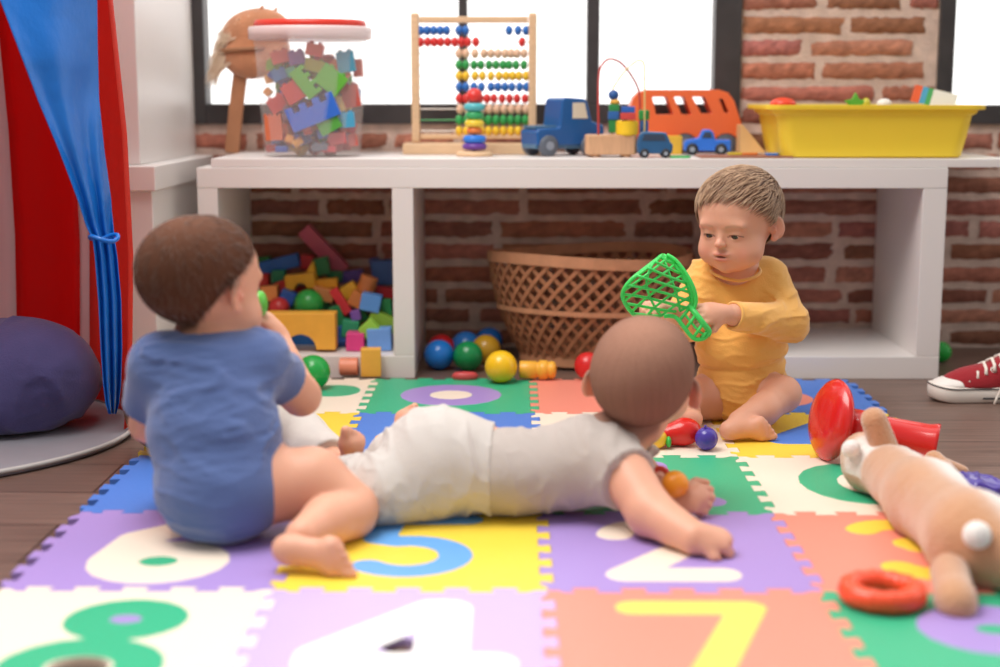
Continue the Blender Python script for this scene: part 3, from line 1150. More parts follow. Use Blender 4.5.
# ------------------------------------------------------------------ abacus
AY = 3.10
ab = empty('abacus', (float(P(470, 150, AY)[0]), AY, TOPZ), 'large wooden bead abacus with ten rows of coloured beads', 'abacus')
X = lambda px, py=80, Y=None: float(P(px, py, Y or AY)[0])
Z = lambda py, Y=None: float(P(470, py, Y or AY)[2])
ka = AY / FPX
s = MB(); s.bb(X(403), X(541), AY - .035, AY + .045, TOPZ, Z(143)); s.build('base_board', wood, ab, bevel=.003)
for px in (415.5, 532.5):
    s = MB(); s.bb(X(px) - .0085, X(px) + .0085, AY - .010, AY + .010, Z(142), Z(13)); s.build('post', wood, ab, bevel=.003)
s = MB(); s.bb(X(420), X(528), AY - .006, AY + .006, Z(23), Z(16.5)); s.build('top_bar', wood, ab, bevel=.002)
s = MB(); s.bb(X(420), X(528), AY - .006, AY + .006, Z(139), Z(134)); s.build('lower_bar', wood, ab, bevel=.002)
wire = mat('pale_wire', 'd9cfc6', .4, metal=.3)
gaps = [(30.5, BLUE, [421, 427.5, 434, 440.5, 447, 459, 466, 509, 518, 526]),
        (42, RED, [421, 428, 434.5, 441, 448, 455, 461.5, 468, 476, 522]),
        (53.5, 'e3bfa0', [459, 466, 475, 484, 491, 498, 505, 511, 517, 524]),
        (65, GRN, [459, 466, 474, 481, 489, 496, 503, 509, 516, 524]),
        (76, YEL, [459, 466, 475, 482.5, 491, 499, 506, 512.5, 519, 526]),
        (87, BLUE, [459, 466, 474, 481.5, 491, 498, 505, 512, 519.5, 526.5]),
        (98.5, RED, [459, 466, 473, 480, 487, 494, 502, 509.5, 517, 525]),
        (109, 'e3bfa0', [460, 467.4, 474.7, 482, 489.4, 496.7, 504, 511.4, 518.7, 526]),
        (120, GRN, [459, 466.4, 473.8, 481.2, 488.6, 496, 503.4, 510.8, 518.2, 525.6]),
        (131, YEL, [459, 466.4, 473.8, 481.2, 488.6, 496, 503.4, 510.8, 518.2, 525.6])]
for py, col, xs in gaps:
    s = MB(); s.cyl((X(417), AY, Z(py)), (X(531), AY, Z(py)), .0013, n=8)
    s.build('rod', plastic(col) if py == 120 else wire, ab)
    for px in xs:
        s = MB()
        big = .0112 if py > 105 else .0105
        s.lathe([(.0015, -.0076), (big * .7, -.0062), (big, -.0016), (big, .0016), (big * .7, .0062), (.0015, .0076)], (X(px), AY, Z(py)), n=14, R=frame_z((1, 0, 0)), smooth=False)
        s.build('bead', paint(col), ab)

# ------------------------------------------------------------------ stacking rings
sb = top(475, 155)
SY = 2.985; ks = SY / FPX
sx_ = float(P(474.5, 130, SY)[0])
st = empty('stacking_ring_toy', (sx_, SY, TOPZ), 'small stacking tower of rainbow rings with a red ball on top', 'stacking toy')
zz = lambda py: float(P(475, py, SY)[2])
s = MB(); s.lathe([(.036, 0), (.038, .002), (.037, .0075), (.03, .010)], (sx_, SY, TOPZ), n=32); s.build('base', wood, st)
s = MB(); s.cyl((sx_, SY, TOPZ + .008), (sx_, SY, zz(98)), .004); s.build('pole', wood, st)
for y0, y1, wpx, col in ((150, 143, 12.4, '6a3f9a'), (143, 135, 11.6, '2a7de0'), (134.5, 127, 8.0, 'e07a36'), (127, 119.5, 9.6, 'f0d13f'), (119.5, 111, 9.4, '36a866'), (111, 103, 10.6, '58bcc4')):
    za, zb = zz(y0), zz(y1)
    h2 = (zb - za) / 2
    R_ = wpx * ks
    s = MB()
    s.lathe([(.0045, za + .0002)] + [(R_ - h2 + h2 * math.cos(t), (za + zb) / 2 + h2 * math.sin(t)) for t in np.linspace(-PI / 2, PI / 2, 9)] + [(.0045, zb - .0002)], (sx_, SY, 0), n=28)
    s.build('ring', plastic(col), st)
s = MB(); s.ball((sx_, SY, zz(96.5)), 8.2 * ks, 24, (1, 1, 1)); s.build('top_ball', plastic('dd3b36'), st)


# ------------------------------------------------------------------ wheels
def wheel(parent, c, ax, r, w, tm, hm):
    c, ax = np.array(c), np.array(ax, float)
    ax = ax / np.linalg.norm(ax)
    s = MB()
    s.lathe([(r * .45, -w / 2), (r * .9, -w / 2), (r, -w * .3), (r, w * .3), (r * .9, w / 2), (r * .45, w / 2)], c, n=24, R=frame_z(ax), caps=True)
    o = s.build('wheel', tm, parent)
    s = MB(); s.lathe([(r * .42, -w * .58), (r * .42, w * .58)], c, n=16, R=frame_z(ax), smooth=False)
    s.build('hub', hm, o)
    return o


# blue toy lorry, seen from behind at an angle
tb = top(545, 157)
LY = 3.03
yaw = 28
RL = rotm('Z', yaw)
lx = float(P(562, 130, LY)[0])
lorry = empty('toy_lorry', (lx, LY, TOPZ), 'dark blue plastic toy lorry with grey wheels beside the abacus', 'toy lorry')
o_ = np.array([lx, LY, TOPZ])
LP = lambda x, y, z_: o_ + RL @ np.array([x, y, z_])
bl = plastic('205b9c')
lb = plastic('4d7697')
prof = [(-.078, .022), (.078, .022), (.082, .034), (.080, .062), (.052, .070), (.040, .110), (.034, .116), (-.012, .119), (-.020, .114), (-.026, .058), (-.074, .056), (-.079, .050)]
cutout(prof, [], LP(0, 0, 0), RL @ np.array([1, 0, 0]), (0, 0, 1), .072, 'body', bl, lorry, bevel=.006, smoothb=3)
s = MB(); s.box(LP(-.004, 0, .020), (.150, .062, .010), RL); s.build('chassis', lb, lorry, bevel=.003)
for sgn in (-1, 1):
    s = MB(); s.prism([(.004, .076), (.040, .076), (.032, .108), (.004, .108)], LP(0, sgn * .0365, 0), RL @ np.array([1, 0, 0]), (0, 0, 1), .0016)
    s.build('side_window', plastic('e4d8c4'), lorry, bevel=.0005)
for wx in (-.052, .046):
    for sgn in (-1, 1):
        wheel(lorry, LP(wx, sgn * .034, .0215), RL @ np.array([0, 1, 0]), .0215, .016, grey, plastic('8f97a5'))
s = MB(); s.box(LP(-.052, 0, .059), (.050, .052, .006), RL); s.build('loading_bed', lb, lorry, bevel=.001)

# ------------------------------------------------------------------ bead maze on a wooden block
mb_ = top(610, 157.5)
MY = float(mb_[1]) + .03
mz = lambda px, py, dy=0: P(px, py, MY + dy)
bmz = empty('bead_maze', (float(mz(612, 100)[0]), MY, TOPZ), 'wooden bead maze with curved wires and stacked coloured beads', 'bead maze')
xa, xb = float(mz(586, 145, -.03)[0]), float(mz(637, 145, -.03)[0])
zt2 = float(mz(600, 135, -.03)[2])
s = MB(); s.prism(rrect(xa, xb, MY - .03, MY + .04, .008), (0, 0, (TOPZ + .005 + zt2) / 2), (1, 0, 0), (0, 1, 0), zt2 - TOPZ - .005)
s.build('base_block', wood2, bmz, bevel=.003)
for fx in (xa + .02, xb - .02):
    for fy in (-.015, .025):
        s = MB(); s.cyl((fx, MY + fy, TOPZ), (fx, MY + fy, TOPZ + .006), .010); s.build('foot', wood2, bmz)


def wirep(pts, col, r_=.0017):
    P3 = [np.array(p) for p in pts]
    out = []
    for i in range(len(P3) - 1):
        p0, p1, p2, p3 = P3[max(i - 1, 0)], P3[i], P3[i + 1], P3[min(i + 2, len(P3) - 1)]
        for t in np.linspace(0, 1, 8)[:-1]:
            out.append(.5 * ((2 * p1) + (p2 - p0) * t + (2 * p0 - 5 * p1 + 4 * p2 - p3) * t * t + (3 * p1 - p0 - 3 * p2 + p3) * t ** 3))
    out.append(P3[-1])
    s_ = MB(); s_.tube(out, r_, 8)
    return s_.build('wire', plastic(col), bmz)


wirep([mz(598.5, 136, -.02), mz(598.5, 80, -.02), mz(602, 65, -.015), mz(610, 59, -.01), mz(621, 63, 0), mz(631, 75, .01), mz(638.5, 90, .02), mz(640, 110, .02), mz(640, 137, .02)], 'c1443f', .0022)
wirep([mz(612, 137, 0), mz(612, 95, 0), mz(617, 82, 0), mz(627, 69, 0), mz(637, 61, -.005), mz(643, 62, -.01), mz(644.5, 75, -.01), mz(644.5, 137, -.01)], 'e8cf86')


def bead(px, py, shape, wpx, hpx, col, dy=0):
    c = mz(px, py, dy)
    s_ = MB()
    kx = MY / FPX
    if shape == 'ball': s_.ball(c, wpx * kx / 2, 20, (1, 1, hpx / wpx))
    elif shape == 'cyl': s_.lathe([(.4 * wpx * kx, -.5 * hpx * kx), (.5 * wpx * kx, -.4 * hpx * kx), (.5 * wpx * kx, .4 * hpx * kx), (.4 * wpx * kx, .5 * hpx * kx)], c, n=24, smooth=False)
    else: s_.box(c, (wpx * kx, wpx * kx, hpx * kx))
    s_.build('bead', paint(col), bmz, bevel=.0015 if shape == 'box' else 0)


bead(613.5, 95, 'ball', 10.5, 10, '24589c'); bead(615, 102, 'ball', 10, 6, 'f0b64a'); bead(614, 107.8, 'box', 10, 6.5, '2f8f4a')
bead(613.5, 115.5, 'box', 10.5, 8, '2a66ad'); bead(613, 126, 'box', 8.5, 13, '2c8a48')
bead(628, 109.5, 'box', 13, 6, '2e62b8', -.02); bead(628, 116.2, 'box', 14, 6.5, 'cf4a44', -.02)
bead(627, 128, 'cyl', 22, 15, 'f3ca2a', -.012)
bead(644, 115, 'cyl', 11, 10, '2e9447', .02); bead(644, 127, 'cyl', 9, 13, '2a66ad', .02)
# ------------------------------------------------------------------ small dark-blue car, yellow block, blue pickup
def toycar(name, pxc, pyb, W, prof, dp, col, lab, cat, wx, wr, win=None, yawd=0, hub='9aa2ad', dy=0, wm=black, roofc=None):
    b_ = top(pxc, pyb)
    Yc = float(b_[1]) + dp / 2 + dy
    x_ = float(P(pxc, 140, Yc)[0])
    R_ = rotm('Z', yawd)
    root = empty(name, (x_, Yc, TOPZ), lab, cat)
    o2 = np.array([x_, Yc, TOPZ])
    q_ = lambda a, b2, c2: o2 + R_ @ np.array([a, b2, c2])
    cutout(prof, [], q_(0, 0, 0), R_ @ np.array([1, 0, 0]), (0, 0, 1), dp, 'body', plastic(col), root, bevel=.0045, smoothb=3)
    for a in wx:
        for sg in (-1, 1):
            wheel(root, q_(a, sg * dp * .5, wr), R_ @ np.array([0, 1, 0]), wr, .009, wm, plastic(hub))
    for i, wn in enumerate(win or []):
        for sg in (-1, 1):
            s_ = MB(); s_.prism(wn, q_(0, sg * (dp / 2 + .0002), 0), R_ @ np.array([1, 0, 0]), (0, 0, 1), .0014)
            s_.build('side_window', plastic('38465c'), root)
    return root


toycar('toy_van', 654.5, 158, 0, [(-.034, .008), (.034, .008), (.036, .026), (.030, .032), (.022, .050), (-.024, .052), (-.032, .045), (-.036, .025)], .036, '2c5e8c',
       'small dark blue toy car in front of the yellow block', 'toy car', (-.021, .021), .009, [[(-.026, .034), (.022, .034), (.016, .047), (-.022, .047)]])
yb = top(672, 150)
s = MB(); s.box((float(P(672, 140, 3.09)[0]), 3.09, TOPZ + .0195), (.040, .035, .039))
tag(s.build('toy_block', paint('f0bd3c'), bevel=.002), 'yellow wooden block standing behind the dark blue toy car', 'toy block')
toycar('toy_pickup', 707, 155.5, 0, [(-.048, .009), (.048, .009), (.049, .030), (.046, .032), (.016, .032), (.012, .048), (.004, .053), (-.010, .053), (-.018, .036), (-.044, .031), (-.049, .024)], .040, '3277e0',
       'small bright blue toy pickup with black wheels in front of the orange bus', 'toy car', (-.031, .028), .0125, [[(-.012, .036), (.009, .036), (.006, .048), (-.006, .048)]], yawd=-4)

# ------------------------------------------------------------------ orange bus with cut-out windows
OY = 3.16
bx = float(P(686, 120, OY)[0])
bus = empty('toy_bus', (bx, OY, TOPZ), 'orange wooden toy bus with open windows standing in front of the brick pier', 'toy bus')
kb = OY / FPX
q = lambda px, py: ((px - 686) * kb, (151 - py) * kb * 1.0)
outer = [q(629, 146), q(629, 110), q(632, 99), q(638, 93), q(646, 91), q(716, 91), q(725, 94), q(731, 102), q(738, 122), q(741, 138), q(739, 147), q(736, 147)]
arcw = lambda cx, cy, r_: [(q(cx, cy)[0] + r_ * kb * math.cos(t), q(cx, cy)[1] + r_ * kb * math.sin(t)) for t in np.linspace(0, PI, 9)]
outer += arcw(724, 146, 13) + arcw(684, 146, 13) + [q(662, 147)]
holes = [[q(651, 98), q(665, 98), q(672, 115), q(655, 115)], [q(672, 98), q(682, 98), q(690, 115), q(680, 115)], [q(690, 98), q(702, 98), q(710, 114), q(699, 114)], [q(716, 100), q(720, 100), q(726, 113), q(722, 114)]]
zb0 = float(P(686, 151, OY)[2])
cutout(outer, holes, (bx, OY, TOPZ + .004), (1, 0, 0), (0, 0, 1), .066, 'body', plastic('f2703c', .38), bus, bevel=.005, smoothb=3)
for px in (684, 724):
    for sg in (-1, 1):
        wheel(bus, (bx + (px - 686) * kb, OY + sg * .024, TOPZ + .0225), (0, 1, 0), .0225, .014, grey, plastic('8b8f9c'))
# wooden ramp at the bus's right end
ry_ = 3.07
s = MB(); s.prism([(0, 0), (.055, 0), (.006, .058), (0, .058)], (float(P(738, 140, ry_)[0]), ry_, TOPZ + .0045), (1, 0, 0), (0, 0, 1), .05)
tag(s.build('wooden_wedge', mat('light_wood', 'e0b47c', .5, var=(20, .06)), bevel=.001), 'pale wooden wedge at the right end of the orange toy bus', 'toy block')
# flat puzzle boards under the cars
s = MB(); s.bb(float(P(700, 157, 2.9)[0]), float(P(792, 157, 2.9)[0]), 2.885, 2.985, TOPZ, TOPZ + .004)
tag(s.build('puzzle_board', mat('brown_board', '9a6650', .6), bevel=.001), 'thin brown wooden board lying flat at the shelf edge', 'puzzle board')
pz = [(670, 690, 2.905, '3fae5c', 'flat green puzzle piece beside the small dark blue car'), (728, 742, 2.96, 'd9c23c', 'flat yellow-green puzzle piece on the thin brown board'),
      (742, 757, 2.95, 'e07b35', 'flat orange puzzle piece on the thin brown board'), (766, 778, 2.93, '3b7fd6', 'flat blue puzzle piece at the right end of the brown board')]
for x0_, x1_, y_, c_, lb_ in pz:
    a, b_ = float(P(x0_, 155, y_)[0]), float(P(x1_, 155, y_)[0])
    zz0 = TOPZ if x0_ == 670 else TOPZ + .0042
    s = MB(); s.prism(rrect(a, b_, y_ - .016, y_ + .016, .006), (0, 0, zz0 + .0022), (1, 0, 0), (0, 1, 0), .004)
    tag(s.build('puzzle_piece', paint(c_), bevel=.0006), lb_, 'puzzle piece', 'flat puzzle pieces on the shelf')

# ------------------------------------------------------------------ yellow storage tub
yy0, yy1 = 2.885, 3.13
yc = (yy0 + yy1) / 2
ZR = float(P(870, 105, yy0)[2])
xl, xr = float(P(781, 130, yy0)[0]), float(P(971, 130, yy0)[0])
ytub = empty('storage_tub', ((xl + xr) / 2, yc, TOPZ), 'wide yellow translucent plastic tub of toys at the right of the shelf', 'tub')
ymat = mat('yellow_plastic', 'ffe548', .35, transl=.2)
hz = ZR - TOPZ
xm = (xl + xr) / 2


def rloop(dx, dy, z_, r_=.03):
    hw, hd = (xr - xl) / 2 + dx, (yy1 - yy0) / 2 + dy
    return [np.array([xm + p[0], yc + p[1], z_]) for p in rrect(-hw, hw, -hd, hd, max(.004, r_), 6)]


s = MB()
s.rings([rloop(-.012, -.012, TOPZ + .0005), rloop(-.008, -.006, TOPZ + .004), rloop(.002, 0, TOPZ + hz * .5), rloop(.007, .004, TOPZ + hz * .80), rloop(.015, .008, TOPZ + hz * .84), rloop(.017, .010, TOPZ + hz - .010),
         rloop(.030, .016, TOPZ + hz - .009, .034), rloop(.031, .017, TOPZ + hz, .034), rloop(.012, .008, TOPZ + hz), rloop(.008, .002, TOPZ + hz * .84), rloop(.0, -.003, TOPZ + hz * .5), rloop(-.012, -.012, TOPZ + .005)], caps=True, smooth=False)
s.build('tub_body', ymat, ytub, bevel=.0012)
rim_z = ZR
for px, dy, w_, h_, col, sh, nm, lb_, ct in ((783, .03, 26, 13, 'ea4a2c', 'ball', 'toy_ball', 'red-orange toy ball showing over the left rim of the yellow tub', 'toy'),
                                         (855, .05, 16, 9, '5cb23c', 'star', 'toy_star', 'small green toy showing over the yellow tub rim', 'toy'),
                                         (866, .05, 9, 12, 'c9c33a', 'ball', 'toy_bead', 'small lime toy beside the green one in the yellow tub', 'toy'),
                                         (884, .04, 15, 11, 'f0ece4', 'ball', 'toy_egg', 'small white toy showing over the yellow tub rim', 'toy')):
    Yq = yy0 + .03 + dy
    c = P(px, 104, Yq)
    kq = Yq / FPX
    s = MB()
    if sh == 'star':
        pts = []
        for i in range(10):
            rr_ = (.5 if i % 2 == 0 else .26) * w_ * kq * 1.4
            pts.append((rr_ * math.cos(PI * i / 5 + .3), rr_ * math.sin(PI * i / 5 + .3)))
        s.prism(pts, c, (1, 0, 0), (0, 0, 1), .012)
        tag(s.build(nm, plastic(col), bevel=.001), lb_, ct)
    else:
        s.ball(c, w_ * kq / 2, 20, (1, 1, h_ / w_))
        tag(s.build(nm, plastic(col)), lb_, ct)
bxm = MB()
cb = P(934, 98, 3.03)
Rb = rotm('Z', -12) @ rotm('Y', 14)
for i, (c_, a, b_) in enumerate((('ef6a45', 0, .22), ('43a8dc', .22, .48), ('52b876', .48, .62), ('f4f1ee', .62, 1.0))):
    pass
box4 = [mat('print_orange', 'ee6b46', .5), mat('print_sky', '52aee2', .5), mat('print_green', '4db06c', .5), mat('print_white', 'eef4f8', .5)]
s = MB()
L_, W_, H2 = .085, .060, .034
for i, (a, b_) in enumerate(((0, .16), (.16, .30), (.30, .42), (.42, 1))):
    s.cur = i
    s.box(cb + Rb @ np.array([-L_ / 2 + (a + b_) / 2 * L_, 0, 0]), ((b_ - a) * L_, W_, H2), Rb)
tag(s.build('toy_box', box4), 'small printed carton, white blue green and orange, sticking out of the yellow tub', 'box')
# ------------------------------------------------------------------ wooden blocks heaped in the left compartment
FB = .046  # top of the bottom board
gB = 'wooden blocks heaped in the left compartment of the bench'


def archpoly(w_, h_, r_, cy=0, cx=0):
    a = [(-w_ / 2, 0)] + [(cx - r_, 0)] + [(cx + r_ * math.cos(t), cy + r_ * math.sin(t)) for t in np.linspace(PI, 0, 17)] + [(cx + r_, 0), (w_ / 2, 0), (w_ / 2, h_), (-w_ / 2, h_)]
    out = []
    for p in a:
        if not out or abs(p[0] - out[-1][0]) + abs(p[1] - out[-1][1]) > 1e-5: out.append(p)
    return out


def blk(px, py, wp, hp, col, shape, rot, Y, lab, dp=None, cat='toy block', nm='wooden_block', tilt=0, yaw=0):
    c = P(px, py, Y)
    kq = Y / FPX
    w_, h_ = wp * kq, hp * kq
    R_ = rr(rot, tilt, yaw)
    dp = dp or min(w_, h_, .04) + .004
    ex = abs(math.cos(math.radians(rot))) * h_ / 2 + abs(math.sin(math.radians(rot))) * w_ / 2
    if Y > BY0 + .01 and c[2] - ex < FB + .0005: c[2] = FB + .0005 + ex
    if shape == 'arch':
        o = cutout(archpoly(w_, h_, h_ * .42, 0), [], c - R_[:, 2] * h_ / 2, R_[:, 0], R_[:, 2], dp, nm, paint(col), bevel=.0015)
        return tag(o, lab, cat, gB)
    s_ = MB()
    if shape == 'box': s_.box(c, (w_, dp, h_), R_)
    elif shape == 'tri': s_.prism([(-w_ / 2, -h_ / 2), (w_ / 2, -h_ / 2), (0, h_ / 2)], c, R_[:, 0], R_[:, 2], dp)
    elif shape == 'cyl': s_.lathe([(h_ / 2, -w_ / 2), (h_ / 2, w_ / 2)], c, n=28, R=frame_z(R_[:, 0]), smooth=False)
    elif shape == 'ball': s_.ball(c, w_ / 2, 32)
    o = s_.build(nm if shape != 'ball' else 'toy_ball', paint(col) if shape != 'ball' else plastic(col, .28), bevel=.0015 if shape != 'ball' else 0)
    return tag(o, lab, cat if shape != 'ball' else 'ball', gB if shape != 'ball' else None)


BL = [
 (324, 250, 58, 15, 'c25a70', 'box', -47, 3.17, 'long rose pink plank leaning against the brick wall'),
 (280, 264, 40, 13, '2467b8', 'box', 14, 3.12, 'long dark blue block on top of the heap at the left'),
 (263, 262, 16, 10, '2c8a44', 'box', 5, 3.17, 'green block behind the long dark blue one'),
 (307, 262, 12, 14, 'd2353a', 'box', -6, 3.14, 'small red block between the long blue and the dark green block'),
 (322, 266, 15, 17, '1f7a45', 'box', 10, 3.10, 'dark green block at the top centre of the heap'),
 (335, 276, 16, 10, '26794a', 'box', -4, 3.12, 'dark green flat block right of the top centre'),
 (301, 281, 30, 15, 'e0a825', 'arch', 6, 3.05, 'ochre bridge-shaped block in the upper middle of the heap'),
 (312, 270, 15, 20, 'e7b52a', 'tri', -10, 3.07, 'yellow triangular block pointing up from the heap'),
 (327, 283, 22, 9, 'e9ac2a', 'box', 4, 3.06, 'yellow flat block beside the triangular one'),
 (351, 276, 26, 11, '5b4aa0', 'box', 8, 3.13, 'violet block near the top right of the heap'),
 (384, 272, 23, 24, '3f6fb5', 'box', 0, 3.13, 'large slate blue block at the top right of the heap'),
 (386, 292, 20, 10, 'cd2f38', 'box', -10, 3.08, 'red block under the large slate blue one'),
 (367, 285, 19, 18, 'e69558', 'cyl', 70, 3.05, 'orange round-topped block in the right half of the heap'),
 (357, 299, 14, 15, 'dd8744', 'box', -30, 3.01, 'orange block under the round-topped one'),
 (263, 280, 13, 13, 'd9382f', 'box', 0, 3.10, 'red block at the upper left edge of the heap'),
 (281, 287, 13, 12, 'd23a34', 'box', 20, 3.07, 'small red block beside the orange one at the left'),
 (279, 276, 13, 12, '1f8a62', 'box', 0, 3.09, 'teal block under the long dark blue one'),
 (270, 293, 17, 15, 'ec9a52', 'box', 5, 3.03, 'orange block at the left of the heap'),
 (288, 297, 15, 13, '2b60b4', 'box', -22, 3.02, 'blue block left of the green ball in the heap'),
 (279, 308, 22, 22, 'cf3a3a', 'ball', 0, 3.00, 'red ball half buried at the left of the block heap'),
 (309, 304, 30, 30, '2f9e44', 'ball', 0, 2.99, 'green ball lying in the block heap above the yellow bridge block'),
 (324, 294, 21, 13, 'ee9f60', 'box', -12, 3.04, 'peach block right of the green ball in the heap'),
 (348, 291, 20, 13, 'eebb34', 'box', 32, 3.04, 'golden block tilted near the middle of the heap'),
 (341, 301, 29, 9, 'cc2c36', 'box', -58, 2.99, 'long red block standing tilted right of the middle'),
 (371, 302, 20, 17, '5b97e0', 'box', -12, 2.98, 'light blue block in the right half of the heap, tilted'),
 (386.5, 307, 11, 16, '248a4e', 'box', 5, 3.01, 'green block against the right wall of the compartment'),
 (356, 315, 10, 10, '7a50a8', 'box', 12, 2.97, 'small purple block in the heap'),
 (384, 321, 30, 14, '8db63a', 'box', -25, 2.98, 'long lime block on the right side of the heap'),
 (370, 329, 17, 16, '9ad14a', 'box', 42, 2.935, 'bright lime block standing on its corner'),
 (351, 328, 17, 17, '23946a', 'box', -6, 2.965, 'teal green block beside the bright lime one'),
 (356, 346, 18, 18, 'dc3f88', 'box', -2, 2.925, 'magenta cube at the front of the compartment'),
 (380, 346, 24, 22, '6fa2e6', 'box', 2, 2.93, 'light blue cube in the front right corner of the compartment'),
 (341, 334, 10, 16, '2a62b0', 'box', 8, 2.96, 'narrow blue block right of the yellow bridge block'),
 (338, 316, 12, 22, '227e48', 'box', 20, 2.99, 'green block behind the yellow bridge block'),
 (340, 351, 22, 11, '2159a8', 'box', 4, 2.97, 'dark blue block lying on the compartment floor'),
 (302, 330, 70, 37, 'f0b040', 'arch', 0, 2.915, 'big yellow bridge block with a round arch'),
 (302, 346, 34, 16, '2a72c4', 'box', 0, 3.0, 'blue block seen through the arch of the bridge block'),
 (322, 306, 16, 12, '2f8f54', 'box', 0, 3.06, 'green block between the green ball and the red one'),
 (362, 315, 10, 12, '2c9a5a', 'box', 30, 3.0, 'small green block under the tilted light blue one'),
 (294, 311, 14, 12, '3b8f50', 'box', 0, 3.05, 'green block under the green ball'),
 (266, 318, 14, 16, 'b8863a', 'box', 0, 3.03, 'brown-yellow block behind the left end of the bridge block'),
 (375, 264, 10, 12, '4a5fa0', 'box', 12, 3.16, 'dull blue block behind the large slate blue one'),
]
for b_ in BL: blk(*b_)
r = random.Random(9)
hid = {'red': 'c8383a', 'green': '2c8c50', 'blue': '2b66b4', 'yellow': 'e3ae34'}
for i in range(22):  # lower layers of the heap
    Yq = r.uniform(3.0, 3.19)
    nm = r.choice(list(hid))
    xq = r.uniform(-.545, -.27)
    zq = FB + .016 + r.choice((0, .033, .066)) * (1 if Yq > 3.06 else .5)
    s = MB(); s.box((xq, Yq, zq), (r.uniform(.028, .05), .028, .03), rotm('Z', r.uniform(0, 180)))
    tag(s.build('wooden_block', paint(hid[nm]), bevel=.0015), '%s wooden block deep inside the heap in the bench compartment' % nm, 'toy block', '%s blocks deep in the heap' % nm)

# in front of the bench
c = G(370, 378, .0105)
s = MB(); s.box((c[0], 2.835, .010 + .028), (.040, .028, .056), rotm('Z', 4))
tag(s.build('wooden_block', paint('f1b244'), bevel=.0015), 'amber block standing upright on the mat before the bench', 'toy block')
s = MB(); s.cyl((float(P(340, 370, 2.842)[0]), 2.842, .0275), (float(P(358, 370, 2.842)[0]), 2.842, .0275), .0172, n=28)
tag(s.build('wooden_cylinder', paint('ea9273'), bevel=.001), 'salmon cylinder block lying on the mat beside the amber one', 'toy block')


def ball(px, py, rpx, Y, col, lab, zb=0, rough=.25):
    rw = rpx * Y / FPX
    x_ = float(P(px, py, Y)[0])
    s_ = MB(); s_.ball((x_, Y, zb + rw), rw, 40)
    o = tag(s_.build('plastic_ball', plastic(col, rough)), lab, 'ball')
    return o


ball(313, 362, 17.5, 2.70, '22a346', 'bright green ball on the mat in front of the bench, beside the blue-dressed baby', .0105)
ball(439, 345, 15.3, 2.955, '1f78d0', 'blue ball on the floor at the front left under the bench')
ball(441, 333, 14, 3.02 + .03, 'c9262c', 'red ball behind the front blue one under the bench')
ball(466, 338, 15, 3.06, '2a74c4', 'blue ball behind the green one under the bench')
ball(468, 349, 15.3, 2.94, '13894b', 'green ball on the floor under the bench')
ball(486, 341, 15, 3.02, 'c99a2a', 'dull yellow ball behind the green one, beside the basket')
ball(489, 328, 14, 3.13, '2470c4', 'blue ball farthest back, beside the basket')
ball(501, 366, 16.5, 2.765, 'f2c21f', 'yellow ball on the mat in front of the basket', .0105)
ball(588, 358, 14, 2.80, 'cf2a2a', 'red ball by the basket, beside the crawling baby\'s head', .0105)
ball(941, 351, 10.5, 3.05, '1fae3f', 'green ball peeping out behind the right end of the bench')
# yellow peg piece next to the yellow ball
Yp = 2.80
a = P(519, 369, Yp); a[2] = .010 + .0195
s = MB()
kq = Yp / FPX
ln = 38 * kq
s.lathe([(.001, 0), (.016, .001), (.0175, .003), (.0175, ln * .45), (.0155, ln * .47), (.0155, ln * .52), (.0190, ln * .55), (.0190, ln * .75), (.016, ln * .77), (.016, ln * .82), (.018, ln * .84), (.016, ln * .95), (.008, ln), (.001, ln + .0005)], a, n=32, R=frame_z((1, -.04, 0)))
tag(s.build('toy_rattle', plastic('f0b23c', .35)), 'amber ribbed plastic rattle beside the yellow ball', 'rattle')
# red boat-like piece
c = P(465, 371, 2.80)
prs = [('ell', (c[0], 2.80, .016), (.026, .013, .012), None, .005), ('subell', (c[0], 2.80, .030), (.020, .010, .008), None, .003)]
F = field_for(prs, .002)
tag(F.build('toy_boat', plastic('c9484a', .4)), 'small dull red toy dish at the mat edge below the green ball', 'toy')

# ------------------------------------------------------------------ wicker basket
BYc = 3.045
kb = BYc / FPX
bxc = float(P(589, 300, BYc)[0])
RX, RY, HB = 100.5 * kb, .160, .222
ratt = mat('rattan', 'ab7653', .7, var=(60, .14))
bas = empty('wicker_basket', (bxc, BYc, 0), 'big round open-weave wicker basket under the bench', 'basket')


def bp(u, v, off=0):
    """u angle, v 0..1 height"""
    f_ = .66 + .34 * (1 - (1 - v) ** 1.9)
    return np.array([bxc + (RX * f_ + off) * math.cos(u), BYc + (RY * f_ + off) * math.sin(u), .012 + HB * v + .006 * math.sin(2 * u) * v])


def bn(u, v):
    n_ = np.array([math.cos(u) / RX, math.sin(u) / RY, 0])
    return n_ / np.linalg.norm(n_)


NS = 40
for sgn, off, nm in ((1, .0012, 'right_leaning_canes'), (-1, -.0012, 'left_leaning_canes')):
    s = MB()
    for i in range(NS):
        for dup_ in (0,):
            u0 = 2 * PI * i / NS + dup_ * 1.3
            pts = [bp(u0 + sgn * v * 1.05, v, off + .0009 * math.sin(v * 40 + i)) for v in np.linspace(0, .985, 16)]
            s.ribbon(pts, [bn(u0 + sgn * v * 1.05, v) for v in np.linspace(0, .985, 16)], .0078, .0014)
    s.build('weave', ratt, bas)
for v0, wd, th_, nm in ((.975, .022, .005, 'rim_band'), (.50, .010, .003, 'middle_band'), (.03, .022, .004, 'foot_band')):
    for o2 in ((.0038, -.0038) if v0 > .9 else (.003,)):
        pts = [bp(u, v0, o2) for u in np.linspace(0, 2 * PI, 73)]
        s = MB(); s.ribbon(pts, [bn(u, v0) for u in np.linspace(0, 2 * PI, 73)], wd, th_ * .6)
        s.build(nm, mat('rattan_band', 'bf8a66', .6, var=(30, .12)), bas)
